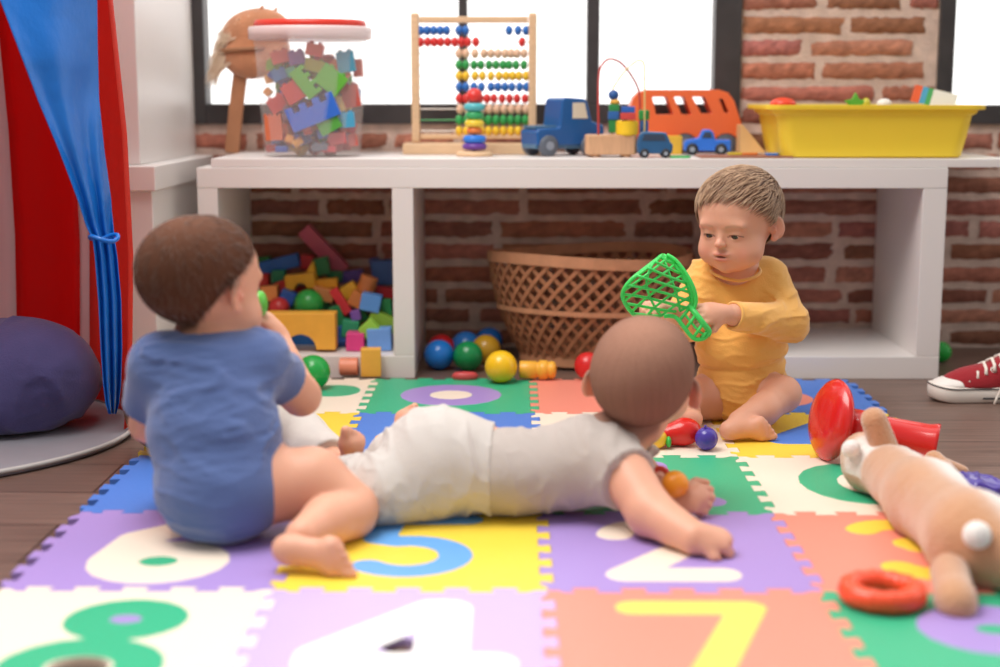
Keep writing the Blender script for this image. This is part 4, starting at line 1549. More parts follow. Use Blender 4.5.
s = MB(); s.lathe([(.0, .006), (1, .006), (1, .012), (0, .012)], (bxc, BYc, 0), n=48, sx=RX * .66, sy=RY * .66, smooth=False)
s.build('base', ratt, bas)

# ------------------------------------------------------------------ red canvas sneaker on the floor at the right
c0 = G(931, 402, 0)
sx0, sy0 = float(c0[0]), 2.66
SL = .215
shoe = empty('canvas_sneaker', (sx0 + SL / 2, sy0, 0), 'red canvas sneaker with white toe cap and laces on the floor at the right edge', 'shoe')
rub = mat('white_rubber', 'ece3da', .5)
can = mat('red_canvas', 'a01825', .85, sheen=.2, bump=(400, .4))


def sole(t, side):  # half widths along the shoe, t 0 toe .. 1 heel
    w_ = .036 * (math.sin(PI * min(1, (t * 1.0 + .02)) ** .62) ** .5) if t < .5 else .036 * (1 - .25 * (t - .5) * 2)
    w_ = .038 * min(1, math.sqrt(max(0, 1 - ((.17 - t) / .17) ** 2))) if t < .17 else .038 - .009 * math.sin(PI * min(1, (t - .17) / .6)) * .6
    if t > .88: w_ *= math.sqrt(max(0, 1 - ((t - .88) / .12) ** 2))
    return max(w_, .0005)


ts = [0, .004, .015, .035, .065, .10, .14, .2, .3, .4, .5, .6, .7, .8, .88, .93, .97, .99, 1]


def shl(z_, grow=0):
    a = [np.array([sx0 - grow + t * (SL + 2 * grow), sy0 - sole(t, 1) - grow * (0 if sole(t, 1) < .001 else 1), z_]) for t in ts]
    b_ = [np.array([sx0 - grow + t * (SL + 2 * grow), sy0 + sole(t, 1) + grow * (0 if sole(t, 1) < .001 else 1), z_]) for t in ts[::-1][1:-1]]
    return a + b_


toe_lift = lambda L_: [p + np.array([0, 0, .006 * max(0, 1 - (p[0] - sx0) / .05) ** 2]) for p in L_]
s = MB(); s.rings([toe_lift(shl(.0005, -.003)), toe_lift(shl(.003, 0)), toe_lift(shl(.015, .001)), toe_lift(shl(.028, 0)), toe_lift(shl(.0295, -.003))], smooth=True)
s.build('rubber_sole', rub, shoe)
s = MB(); s.tube([p + np.array([0, 0, .0268]) for p in toe_lift(shl(0, .0008))], .0011, 6, closed=True)
s.build('black_stripe', black, shoe)
prs = [('cap', (sx0 + .075, sy0, .030), (sx0 + .17, sy0, .052), .027, .032, .03), ('cap', (sx0 + .15, sy0, .055), (sx0 + .185, sy0, .075), .033, .030, .02),
       ('cap', (sx0 + .045, sy0, .024), (sx0 + .09, sy0, .030), .026, .028, .03), ('cap', (sx0 + .175, sy0, .04), (sx0 + .18, sy0, .085), .030, .030, .02),
       ('subcap', (sx0 + .165, sy0, .108), (sx0 + .168, sy0, .058), .026, .022, .006)]
F = field_for(prs, .003)
F.clip(lambda X, Y, Z: (.0285 - Z) + 0 * X + 0 * Y)
F2 = F
F.build('canvas_upper', can, shoe)
F = field_for([('ell', (sx0 + .052, sy0, .029), (.048, .0355, .0175), None, .01)], .0025)
F.clip(lambda X, Y, Z: np.maximum(.0285 - Z, (X - (sx0 + .050) - 6 * (Y - sy0) ** 2)) + 0 * Z)
F.build('toe_cap', mat('toe_rubber', 'f2ece6', .4), shoe)
lace = mat('white_lace', 'f3eadf', .8)
eye = mat('metal_eyelet', 'cfc9c2', .3, metal=.8)
for i in range(6):
    t = i / 5
    x_ = sx0 + .066 + .075 * t
    zc = .040 + .036 * t
    for sg in (-1, 1):
        s = MB(); s.tube([(x_ + .0042 * math.cos(a), sy0 + sg * (.0245 + .0035 * math.cos(a + 1)), zc + .0042 * math.sin(a)) for a in np.linspace(0, 2 * PI, 13)[:-1]], .0011, 6, closed=True)
        s.build('eyelet', eye, shoe)
    s = MB(); s.tube([(x_, sy0 - .030, zc - .001), (x_ + .002, sy0 - .022, zc + .009), (x_ + .004, sy0, zc + .017), (x_ + .002, sy0 + .022, zc + .009), (x_, sy0 + .030, zc - .001)], .0030, 8)
    s.build('lace', lace, shoe)
s = MB(); s.tube([(sx0 + .125, sy0 - .026, .088), (sx0 + .120, sy0 - .042, .070), (sx0 + .124, sy0 - .044, .04), (sx0 + .112, sy0 - .046, .012), (sx0 + .108, sy0 - .048, .002)], .0022, 8)
s.build('lace', lace, shoe)
s = MB(); s.ribbon([(sx0 + .09, sy0 - .038, .010), (sx0 + .16, sy0 - .036, .010)], [(0, -1, 0)] * 2, .003, .001); s.build('sole_stripe', black, shoe)
# ------------------------------------------------------------------ babies: one continuous skin surface each, clothing and hair as parts
def Rh(yaw, pitch, roll=0):
    """local x right, y forward (face), z up; yaw from +Y towards +X"""
    return rotm('Z', -yaw) @ rotm('X', pitch) @ rotm('Y', roll)


def xf(prims, o, R, s):
    out = []
    for p in prims:
        t = p[0]
        if 'cap' in t:
            out.append((t, o + R @ (s * np.array(p[1])), o + R @ (s * np.array(p[2])), p[3] * s, p[4] * s, p[5] * s))
        else:
            Rl = p[3] if p[3] is not None else np.eye(3)
            out.append((t, o + R @ (s * np.array(p[1])), tuple(q * s for q in p[2]), R @ Rl, p[4] * s))
    return out


EYE = (.0242, .0560, -.0012)


def head_prims(face=True):
    P_ = [('ell', (0, -.014, .024), (.067, .080, .069), None, .0),
          ('ell', (0, .020, .030), (.056, .048, .050), None, .02),
          ('ell', (0, .022, -.020), (.055, .048, .050), None, .02)]
    for s_ in (-1, 1):
        P_ += [('ell', (s_ * .032, .036, -.038), (.027, .028, .027), None, .015)]
    P_ += [('ell', (0, .038, -.056), (.028, .028, .018), None, .018),
           ('cap', (0, .059, -.0605), (0, .057, -.061), .0095, .0095, .012),
           ('ell', (0, .061, -.040), (.021, .014, .013), None, .010)]
    if face:
        for s_ in (-1, 1):
            P_ += [('subell', (s_ * .025, .078, -.001), (.0175, .0085, .0095), None, .014),
                   ('ell', (s_ * .024, .0635, .0165), (.015, .0045, .0045), rotm('Y', s_ * 8), .016),
                   ('cap', (s_ * EYE[0], EYE[1], EYE[2]), (s_ * EYE[0], EYE[1] + .0001, EYE[2]), .0131, .0131, .004)]
        P_ += [('cap', (0, .067, .002), (0, .0755, -.0125), .0034, .0052, .010),
               ('cap', (0, .0785, -.0150), (0, .079, -.0152), .0066, .0066, .004),
               ('cap', (-.0062, .0755, -.0175), (.0062, .0755, -.0175), .0046, .0046, .003),
               ('subell', (-.0040, .0800, -.0215), (.0018, .0030, .0014), None, .0015),
               ('subell', (.0040, .0800, -.0215), (.0018, .0030, .0014), None, .0015),
               ('ell', (0, .0722, -.0348), (.0150, .0055, .0036), None, .004),
               ('ell', (0, .0712, -.0440), (.0130, .0055, .0045), None, .004),
               ('subell', (0, .0790, -.0394), (.0108, .0095, .0021), None, .0012)]
        for s_ in (-1, 1):
            P_ += [('subell', (s_ * .0245, .0720, -.0050), (.0132, .0085, .0042), rotm('Y', s_ * 3), .0012)]
    for s_ in (-1, 1):
        Re = rotm('Z', s_ * 36) @ rotm('X', -8)
        P_ += [('ell', (s_ * .0715, -.006, -.004), (.0052, .0150, .0215), Re, .005),
               ('subell', (s_ * .0755, -.0020, -.002), (.0042, .0092, .0140), Re, .003),
               ('ell', (s_ * .0715, .003, -.006), (.0035, .0035, .0060), Re, .002),
               ('ell', (s_ * .0680, .001, -.022), (.0055, .0060, .0060), Re, .004)]
    return P_


HL = [(0, .058), (30, .054), (52, .044), (70, .026), (84, .014), (96, .008), (112, -.020), (135, -.048), (180, -.060)]


def skull_prims():
    return [q for q in head_prims(False)][:5]


def hairline(L, lift=0):
    az = np.degrees(np.arctan2(np.abs(L[0]), L[1] + .010))
    zl = np.interp(az, [a for a, _ in HL], [b_ for _, b_ in HL])
    return L[2] - zl - lift * np.clip(1 - az / 90, 0, 1)


def face_color(base, o, R, s, scalp=None, lift=0, hands=()):
    base = np.array(lin(base)[:3])

    def fn(V):
        L = (V - o) @ R / s
        n = sinnoise(2, 60)(V[:, 0], V[:, 1], V[:, 2])[:, None]
        C = base[None, :] * (1 + .05 * n)
        near = (np.linalg.norm(L, axis=1) < .13)

        def blend(mask, col):
            nonlocal C
            m_ = (mask * near)[:, None]
            C = C * (1 - m_) + np.array(lin(col)[:3])[None, :] * m_
        g = lambda c_, r_: np.exp(-(((L - np.array(c_)) / np.array(r_)) ** 2).sum(1))
        for s_ in (-1, 1):
            blend(.45 * g((s_ * .034, .060, -.034), (.016, .03, .014)), 'df8a78')
            blend(.5 * g((s_ * .070, 0, -.006), (.01, .02, .02)), 'dd8a78')
            q = L - np.array([s_ * .025, .0, .0])
            arch = .0165 - 16 * q[:, 0] ** 2
            blend(.28 * np.exp(-((q[:, 2] - arch) / .0024) ** 2) * (np.abs(q[:, 0]) < .014) * (L[:, 1] > .03), '8e6248')
            lid = -.0008 - 26 * q[:, 0] ** 2
            blend(.9 * np.exp(-((q[:, 2] - lid) / .0011) ** 2) * (np.abs(q[:, 0]) < .0135) * (L[:, 1] > .05), '402420')
            blend(.30 * g((s_ * .026, .068, -.008), (.012, .02, .004)), 'c07a6c')
        blend(.85 * g((0, .078, -.0345), (.0140, .02, .0030)), 'c76a60')
        blend(.85 * g((0, .078, -.0440), (.0125, .02, .0036)), 'd4776c')
        blend(1.0 * g((0, .0735, -.0394), (.0105, .008, .0018)), '5a2524')
        blend(.3 * g((0, .084, -.016), (.008, .01, .007)), 'e08f7c')
        if scalp:
            h = hairline(L.T, lift)
            h = h + .006 * sinnoise(5, 90)(V[:, 0], V[:, 1], V[:, 2])
            blend(np.clip((h + .011) / .016, 0, 1) ** 1.3 * .95, scalp)
        return C
    return fn


def hair_part(o, R, s, T, col, parent, lift=0, dark=.35, fz=90, hh=.003, seed=1, crown=0):
    pr = xf(skull_prims(), o, R, s)
    F = field_for(pr, hh, pad=.02)
    ns_ = sinnoise(seed, 130)

    def fn(X, Y, Z):
        L = [sum((q_ - o[i]) * R[i, a] for i, q_ in enumerate((X, Y, Z))) / s for a in range(3)]
        h = hairline(L, lift)
        return -(np.clip(h / .022, -.5, 1) * T) - .0006 * ns_(X, Y, Z)

    def cl(X, Y, Z):
        L = [sum((q_ - o[i]) * R[i, a] for i, q_ in enumerate((X, Y, Z))) / s for a in range(3)]
        return -(hairline(L, lift) + .002) * .7
    F.disp(fn).clip(cl)
    base = np.array(lin(col)[:3])

    def colf(V):
        L = (V - o) @ R / s
        v = L - np.array([0, -.03, .05])
        an = np.arctan2(v[:, 0], v[:, 1]); ra = np.arctan2(np.hypot(v[:, 0], v[:, 1]), v[:, 2] + .06)
        st = sum(np.sin(an * k_ + 3 * ra + p_) for k_, p_ in ((37, 0), (61, 1), (89, 2), (23, .5))) / 4
        n2 = sinnoise(seed + 3, 30)(V[:, 0], V[:, 1], V[:, 2])
        thin = (crown * np.exp(-((L - np.array([0, -.03, .085])) ** 2).sum(1) / .05 ** 2))[:, None]  # paler crown: thin hair, with some top light put into the colour
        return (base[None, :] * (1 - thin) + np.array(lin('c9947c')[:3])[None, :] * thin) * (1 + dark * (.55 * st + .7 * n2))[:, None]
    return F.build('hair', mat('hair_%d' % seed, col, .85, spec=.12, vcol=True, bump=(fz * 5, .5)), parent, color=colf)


def strands(o, R, s, n, col, parent, lift=0, length=.026, r0=.00055, seed=3, flow=None, lo=.001, up=.0035, off=.001):
    r = np.random.default_rng(seed)
    s_ = MB()
    cnt = 0
    C0 = np.array([0, -.014, .024]); RA = np.array([.067, .080, .069]) + off
    while cnt < n:
        v = r.normal(size=3); v /= np.linalg.norm(v)
        p = C0 + RA * v
        if hairline(p, lift) < lo + r.uniform(0, .004): continue
        nn = v / RA; nn /= np.linalg.norm(nn)
        crown = np.array([.01, -.055, .075])
        d = flow(p) if flow is not None else (p - crown)
        d = d + r.normal(size=3) * .012
        d -= nn * (d @ nn); d /= np.linalg.norm(d) + 1e-9
        L_ = length * r.uniform(.6, 1.1)
        pts = []
        q = p + nn * .0008
        for i in range(5):
            bulge = .0040 * float(np.clip((q[1] + .01) / .03, 0, 1) * np.clip(q[2] / .05, 0, 1))
            pts.append(o + R @ (s * (q + nn * (bulge + up * math.sin(PI * i / 4.6)))))
            q = q + d * L_ / 4
            w_ = (q - C0) / RA; k_ = np.linalg.norm(w_)
            if k_ < 1.012: q = C0 + RA * w_ / k_ * 1.012
            nn = (w_ / k_) / RA; nn /= np.linalg.norm(nn)
            d -= nn * (d @ nn); d /= np.linalg.norm(d)
        s_.tube(pts, [r0, r0, r0 * .9, r0 * .7, r0 * .3], 3)
        cnt += 1
    return s_.build('hair_strands', mat('strand_' + col, col, .5, sheen=.2, spec=.6), parent)


def hand(w_, d, n, s=1, curl=35, side=1, k0=None, fist=False):
    """w_ wrist, d finger direction, n palm normal, side: thumb side along cross(d, n)"""
    d = np.array(d, float); d /= np.linalg.norm(d)
    n = np.array(n, float); n -= d * (n @ d); n /= np.linalg.norm(n)
    a = np.cross(d, n) * side
    w_ = np.array(w_, float)
    R_ = np.stack([a, d, n], 1)
    P_ = [('cap', w_, w_ + d * .012 * s, .015 * s, .015 * s, .010), ('ell', w_ + d * .024 * s, (.0215 * s, .0225 * s, .0125 * s), R_, .010)]
    for i, (off, ln) in enumerate(((.0155, .92), (.0052, 1.05), (-.0052, 1.0), (-.0150, .8))):
        q = w_ + d * (.037 - .002 * abs(i - 1.2)) * s + a * off * s
        dd = d + a * off * 6
        ang = 0
        rr_ = .0056 * s
        for j, l_ in enumerate((.0150, .0115, .0095)):
            ang += curl * (1.0 if j else .75) + i * 3
            v = (d + a * off * 5) * math.cos(math.radians(ang)) + n * math.sin(math.radians(ang))
            v /= np.linalg.norm(v)
            q2 = q + v * l_ * ln * s
            P_.append(('cap', q, q2, rr_, rr_ * .93, .0025))
            q = q2; rr_ *= .93
    q = w_ + d * .013 * s + a * .014 * s
    v = a * .75 + d * .6 + n * .45; v /= np.linalg.norm(v)
    q2 = q + v * .017 * s
    P_.append(('cap', q, q2, .0085 * s, .0066 * s, .006))
    v = a * .15 + d * .8 + n * .6; v /= np.linalg.norm(v)
    P_.append(('cap', q2, q2 + v * .014 * s, .0064 * s, .0055 * s, .003))
    return P_


def foot(h, d, sn, s=1, side=1):
    """h heel centre, d towards the toes, sn sole normal (outwards), side: big toe along cross(d, sn)*side"""
    d = np.array(d, float); d /= np.linalg.norm(d)
    sn = np.array(sn, float); sn -= d * (sn @ d); sn /= np.linalg.norm(sn)
    a = np.cross(d, sn) * side
    h = np.array(h, float)
    R_ = np.stack([a, d, sn], 1)
    P_ = [('cap', h, h + d * .003, .0185 * s, .0185 * s, .012), ('ell', h + d * .033 * s - sn * .001, (.0185 * s, .036 * s, .016 * s), R_, .012),
          ('cap', h + d * .060 * s + a * .011 * s, h + d * .056 * s - a * .011 * s, .0145 * s, .0130 * s, .010)]
    for i, (off, ln, r_) in enumerate(((.0165, .0215, .0082), (.0062, .0205, .0062), (-.0030, .0180, .0058), (-.0115, .0150, .0054), (-.0190, .0115, .0050))):
        q = h + d * (.062 - .003 * i) * s + a * off * s
        P_.append(('cap', q, q + (d * ln + sn * .002) * s, r_ * s, r_ * .92 * s, .003))
    return P_


def skin_mat():
    return mat('baby_skin', 'e3b09a', .45, sss=.15, vcol=True, spec=.4, bump=(500, .12))


SK = 'e0a68b'


def person(name_label, loc):
    return empty('person', loc, name_label, 'person')


def rim(prims_pts, r_, nm, m, parent):
    s_ = MB(); s_.tube(prims_pts, r_, 8, closed=True)
    return s_.build(nm, m, parent)


def ringpts(c, nrm, ra, rb=None, up=(0, 0, 1), n=36):
    F = frame_z(nrm)
    rb = rb or ra
    return [np.array(c) + F[:, 0] * ra * math.cos(t) + F[:, 1] * rb * math.sin(t) for t in np.linspace(0, 2 * PI, n + 1)[:-1]]


MZ = .0102
# =============================== yellow bodysuit baby
YB = person('baby in a yellow long-sleeved bodysuit sitting and holding a green lattice toy', tuple(np.array([P(742, 400, 2.46)[0], 2.46, MZ])))
o = P(738, 224, 2.42)
R = Rh(214, -11, 0)
s_h = .945
HP = xf(head_prims(), o, R, s_h)
pel = P(742, 388, 2.46); pel[2] = MZ + .054
bel, che = P(741, 345, 2.455), P(738, 300, 2.465)
torso = [('ell', pel, (.077, .066, .052), None, 0), ('ell', bel, (.074, .064, .062), None, .03), ('ell', che, (.064, .050, .055), None, .03),
         ('cap', P(713, 277, 2.465), P(764, 276, 2.475), .028, .028, .03)]
armL = [('cap', P(768, 280, 2.48), P(788, 322, 2.41), .028, .023, .015), ('cap', P(788, 322, 2.41), P(735, 315, 2.335), .023, .0165, .010), ('cap', P(735, 315, 2.335), P(722, 314, 2.315), .0155, .0145, .01)]
handL = hand(P(722, 314, 2.315), P(700, 313, 2.285) - P(722, 314, 2.315), (-.25, .75, -.5), .92, 34, side=1)
armR = [('cap', P(706, 280, 2.46), P(684, 322, 2.42), .028, .023, .015), ('cap', P(684, 322, 2.42), P(676, 318, 2.35), .022, .018, .010), ('cap', P(676, 318, 2.35), P(672, 312, 2.335), .0155, .0145, .01)]
handR = hand(P(672, 312, 2.335), (-.55, -.35, .3), (.2, .25, -.9), .92, 40, side=-1)
neck = [('cap', P(738, 262, 2.455), P(739, 285, 2.47), .030, .034, .02)]
hipL, kneeL, ankL = P(752, 396, 2.45), P(783, 394, 2.385), P(739, 421, 2.30)
thL = [('cap', hipL, kneeL, .040, .031, .02), ('cap', kneeL, P(763, 410, 2.345), .028, .0265, .008), ('cap', P(763, 410, 2.345), ankL, .0265, .0175, .008)]
heel = P(729, 432, 2.285); heel[2] = max(heel[2], MZ + .018)
ftL = foot(heel, (1, .02, .06), (.0, -1, -.12), .86, side=1)
hipR, kneeR = P(716, 398, 2.45), P(672, 400, 2.40)
ankR = P(690, 412, 2.315)
thR = [('cap', hipR, kneeR, .040, .031, .02), ('cap', kneeR, ankR, .029, .018, .008)]
hr = P(693, 419, 2.285); hr[2] = max(hr[2], MZ + .018)
ftR = foot(hr, (-1, -.15, .05), (0, -1, -.12), .86, side=-1)
body = [torso[0]] + torso[1:] + neck + HP + armL + armR + handL + handR + thL + thR + ftL + ftR
F = field_for(body, .0024, zfine=(float(o[2]) - .085, .0014))
F.clip(lambda X, Y, Z: (MZ - Z) + 0 * X + 0 * Y)
F.build('body', skin_mat(), YB, color=face_color(SK, o, R, s_h, scalp='93705a', lift=.005))
for sg in (-1, 1):
    ec = o + R @ (s_h * np.array([sg * EYE[0], EYE[1], EYE[2]]))
    s = MB(); s.ball(ec, .0117 * s_h, 28)
    eo = s.build('eye', mat('eye_white', 'e9e1dc', .15, spec=.6), YB)
    gz = R @ np.array([.06, 1, -.50]); gz /= np.linalg.norm(gz)
    s = MB(); s.ball(ec + gz * .0036 * s_h, .0090 * s_h, 24)
    s.build('iris', mat('dark_iris', '2c1a12', .08, spec=.8), eo)
# bodysuit
ycl = mat('yellow_cotton', 'f0b45c', .88, sheen=.35, bump=(420, .25), var=(9, .03))
g = .0062
suitp = [torso[0], torso[1], torso[2], torso[3],
         ('ell', pel + np.array([0, -.004, -.012]), (.060, .062, .044), None, .02),
         ('cap', P(768, 280, 2.48), P(789, 322, 2.41), .031, .0275, .018), ('fcap', P(789, 322, 2.41), P(733, 315.5, 2.333), .0270, .0185, .010),
         ('cap', P(706, 280, 2.46), P(684, 322, 2.42), .031, .0275, .018), ('fcap', P(684, 322, 2.42), P(675, 317, 2.348), .0265, .020, .010)]
suitp = [((q[0], q[1], q[2], q[3] + g, q[4] + g, q[5]) if 'cap' in q[0] else (q[0], q[1], tuple(v + g for v in q[2]), q[3], q[4])) for q in suitp]
nk = P(738, 262, 2.445)
cuts = [('subell', P(734, 268, 2.43), (.036, .040, .026), rotm('X', 20), .003),
        ('subcap', hipL + np.array([.024, -.020, 0]), kneeL, .0405, .036, .002), ('subcap', hipR + np.array([-.024, -.020, 0]), kneeR, .0405, .036, .002)]
F = field_for(suitp, .0026)
F.disp(wr_noise(.0040, 62, 4, (.55, .7, 1.25)))
# soft fold where the belly meets the nappy
zf = float(pel[2] + .050)
F.disp(lambda X, Y, Z: .0028 * np.exp(-((Z - zf - .012 * np.sin(X * 14)) / .0045) ** 2) + 0 * Y)
F.add(cuts)
F.clip(lambda X, Y, Z: (MZ + .0005 - Z) + 0 * X + 0 * Y)
F.build('bodysuit', ycl, YB)
rib = mat('yellow_ribbing', 'e9b05e', .85, sheen=.3, bump=(600, .3))
cuffc = P(733.5, 315.4, 2.3335)
rim(ringpts(cuffc, P(733, 315.5, 2.333) - P(789, 322, 2.41), .0212), .0026, 'cuff', rib, YB)
# lapped shoulder seams of the neckline
for pts in ([(701, 268, 2.437), (703, 258, 2.44), (708, 253, 2.45), (715, 254, 2.46)], [(781, 278, 2.452), (779, 262, 2.45), (770, 252, 2.455), (760, 252, 2.46)]):
    pass
hair_part(o, R, s_h, .0038, '93705a', YB, seed=1, dark=.30, lift=.005)
flow = lambda p: np.array([.55, .9, -.25]) * .09 + (p - np.array([-.02, -.05, .07])) * .55 + .03 * np.array([math.sin(p[1] * 160), math.cos(p[0] * 150), 0])
strands(o, R, s_h, 2300, 'c09c7c', YB, length=.030, flow=flow, seed=3, up=.0036, r0=.0005, off=.0034, lift=.005)
strands(o, R, s_h, 2300, '977256', YB, length=.029, flow=flow, seed=4, up=.0030, r0=.0005, off=.0030, lift=.005)
strands(o, R, s_h, 1800, '6c4c38', YB, length=.026, flow=flow, seed=5, up=.0024, r0=.0005, off=.0026, lift=.005)

nkc = P(735, 272, 2.435)
rim([nkc + np.array([.042 * math.cos(t), .040 * math.sin(t), .010 * math.sin(t) + .004 * abs(math.cos(t))]) for t in np.linspace(0, 2 * PI, 33)[:-1]], .0030, 'neckline', rib, YB)
# green lattice toy in its hands
gm = mat('green_plastic', '58f07c', .28, transl=.3)
sc_c = P(664, 296, 2.30)
scoop = empty('lattice_scoop', tuple(sc_c), 'bright green lattice plastic toy held up by the yellow-dressed baby', 'toy')
T_, Lp, Bp, Rp = P(663, 256, 2.31), P(623, 293, 2.27), P(642, 325, 2.275), P(693, 306, 2.30)
rimA = [P(663, 256, 2.31), P(672, 262, 2.305), P(682, 275, 2.30), P(689, 288, 2.298), P(692, 300, 2.30), P(690, 309, 2.30)]


def cr_(pts, n_=8):
    out = []
    pts = [np.array(p) for p in pts]
    for i in range(len(pts) - 1):
        p0, p1, p2, p3 = pts[max(i - 1, 0)], pts[i], pts[i + 1], pts[min(i + 2, len(pts) - 1)]
        for t in np.linspace(0, 1, n_)[:-1]:
            out.append(.5 * ((2 * p1) + (p2 - p0) * t + (2 * p0 - 5 * p1 + 4 * p2 - p3) * t * t + (3 * p1 - p0 - 3 * p2 + p3) * t ** 3))
    out.append(pts[-1])
    return out


A_ = cr_(rimA, 6)
B_ = cr_([P(661, 257, 2.31), P(643, 271, 2.262), P(630, 282, 2.255), P(623, 293, 2.262), P(625, 303, 2.27), P(633, 314, 2.28), P(645, 322, 2.29)], 6)


def surf(u, v, off=0):
    """u along rim 0..1, v from rim to far edge; bulges towards the camera"""
    a = A_[0] * 0; ia = u * (len(A_) - 1); i = min(int(ia), len(A_) - 2); a = A_[i] * (1 - ia + i) + A_[i + 1] * (ia - i)
    ib = u * (len(B_) - 1); j = min(int(ib), len(B_) - 2); b_ = B_[j] * (1 - ib + j) + B_[j + 1] * (ib - j)
    p = a * (1 - v) + b_ * v
    return p + np.array([-.004, -.030 - off, .010]) * math.sin(PI * min(1, v * .9 + .05)) * (.35 + .65 * math.sin(PI * min(u + .12, 1)))


s = MB(); s.tube([surf(t, 0) for t in np.linspace(0, 1, 26)], .0042, 8); s.build('rim', gm, scoop)
s = MB(); s.tube([surf(t, 0) + np.array([.006, -.006, .002]) for t in np.linspace(0, 1, 26)], .0030, 8); s.build('outer_rim', gm, scoop)
s = MB(); s.tube([surf(t, 1) for t in np.linspace(0, 1, 26)], .0036, 8)
for k_ in range(9):
    f0, f1 = -.25 + k_ * .165, .15 + k_ * .165
    q = [(f0 + (f1 - f0) * t, t) for t in np.linspace(0, 1, 14)]
    q = [p for p in q if 0 <= p[0] <= 1]
    if len(q) > 2: s.tube([surf(*p) for p in q], .0023, 6)
    f0, f1 = .25 + k_ * .145, -.22 + k_ * .150
    q = [(f0 + (f1 - f0) * t, t) for t in np.linspace(0, 1, 14)]
    q = [p for p in q if 0 <= p[0] <= 1]
    if len(q) > 2: s.tube([surf(*p, off=.002) for p in q], .0023, 6)
for v in (.22, .62):
    s.tube([surf(t, v) for t in np.linspace(.05, 1, 16)], .0022, 6)
s.build('lattice', gm, scoop)
s = MB()
H0, H1 = P(690, 308, 2.298), P(708, 335, 2.29)
ed = cr_([P(689, 306, 2.30), P(696, 314, 2.285), P(703, 323, 2.28), P(709, 331, 2.285), P(707, 336, 2.285)], 6)
ed2 = cr_([P(664, 316, 2.29), P(675, 317, 2.285), P(683, 326, 2.28), P(693, 338, 2.28), P(702, 339, 2.283), P(707, 336, 2.285)], 5)
s.tube(ed, .0048, 8); s.tube(ed2, .0035, 8)
for i in range(5):
    t = i / 4
    a = ed[int(t * (len(ed) - 3)) + 1]; b_ = ed2[int((.30 + .62 * t) * (len(ed2) - 1))]
    s.tube([a, (a + b_) / 2 + np.array([0, -.002, 0]), b_], .0028, 6)
m1 = [ed[int(t * (len(ed) - 1))] * .5 + ed2[int((.3 + .65 * t) * (len(ed2) - 1))] * .5 for t in np.linspace(.0, 1, 8)]
s.tube(m1, .0022, 6)
s.build('handle', gm, scoop)

# =============================== blue bodysuit baby (seen from behind)
BB = person('baby in a blue short-sleeved bodysuit sitting with its back to the viewer', (float(P(220, 500, 1.80)[0]), 1.80, MZ))
o = P(204, 288, 1.84)
R = Rh(39, -2, 0)
s_h = .975
HP = xf(head_prims(), o, R, s_h)
pel = P(223, 498, 1.765); pel[2] = MZ + .066
torso = [('ell', pel, (.078, .068, .066), None, 0), ('ell', P(214, 432, 1.785), (.083, .064, .070), None, .03), ('ell', P(209, 378, 1.81), (.076, .054, .056), None, .03),
         ('cap', P(162, 362, 1.815), P(258, 358, 1.825), .032, .030, .03)]
neck = [('cap', P(205, 322, 1.84), P(207, 350, 1.83), .034, .036, .02)]
shR, elR, wrR = P(264, 364, 1.84), P(301, 396, 1.92), P(277, 338, 1.98)
armR = [('cap', shR, elR, .031, .027, .015), ('cap', elR, wrR, .025, .017, .008)]
handR = hand(wrR, P(268, 322, 1.97) - wrR, (-.9, -.1, .1), .9, 38, side=1)
shL, elL = P(154, 372, 1.81), P(148, 424, 1.86)
armL = [('cap', shL, elL, .030, .024, .015), ('cap', elL, P(172, 442, 1.95), .023, .016, .008)]
handL = hand(P(172, 442, 1.95), (.4, .8, -.3), (0, -.2, -1), .9, 35, side=-1)
hip, kn, an = P(264, 486, 1.775), P(352, 502, 1.78), P(302, 536, 1.675)
kn[2] = .043
thR = [('cap', hip, P(312, 483, 1.79), .047, .045, .02), ('cap', P(312, 483, 1.79), kn, .044, .034, .01), ('cap', kn + np.array([0, -.012, -.004]), P(326, 522, 1.725), .033, .031, .005), ('cap', P(326, 522, 1.725), an, .031, .021, .008)]
hl = P(287, 549, 1.632); hl[2] = max(hl[2], MZ + .020)
ftR = foot(hl, (1, -.25, -.08), (-.1, -1, .05), .98, side=1)
hipl, knl = P(195, 488, 1.80), P(186, 476, 1.96)
knl[2] = .05
thL = [('cap', hipl, knl, .046, .034, .02), ('cap', knl, P(215, 470, 1.99) * np.array([1, 1, 0]) + np.array([0, 0, .036]), .031, .020, .008)]
fl = P(222, 470, 1.99); fl[2] = .034
ftL = foot(fl, (.8, .5, .3), (.6, -.7, -.3), .86, side=1)
body = torso + neck + HP + armR + armL + handR + handL + thR + thL + ftR + ftL
F = field_for(body, .0028, zfine=(float(o[2]) - .085, .0022))
F.clip(lambda X, Y, Z: (MZ - Z) + 0 * X + 0 * Y)
F.build('body', skin_mat(), BB, color=face_color(SK, o, R, s_h, scalp='563628', lift=.0))
for sg in (-1, 1):
    s = MB(); s.ball(o + R @ (s_h * np.array([sg * EYE[0], EYE[1], EYE[2]])), .0117 * s_h, 20)
    s.build('eye', mat('eye_white', 'e9e1dc'), BB)
bcl = mat('blue_cotton', '51679c', .9, sheen=.35, bump=(420, .25), var=(9, .04))
g = .0045
suitp = [torso[0], torso[1], torso[2], torso[3], ('ell', pel + np.array([.0, 0, -.006]), (.072, .066, .058), None, .02),
         ('fcap', P(258, 362, 1.83), shR * .50 + elR * .50, .034, .034, .02), ('fcap', P(160, 366, 1.815), shL * .30 + elL * .70, .036, .033, .02)]
suitp = [((q[0], q[1], q[2], q[3] + g, q[4] + g, q[5]) if 'cap' in q[0] else (q[0], q[1], tuple(v + g for v in q[2]), q[3], q[4])) for q in suitp]
F = field_for(suitp, .003)
F.disp(wr_noise(.0038, 55, 9, (.5, .6, 1.3)))
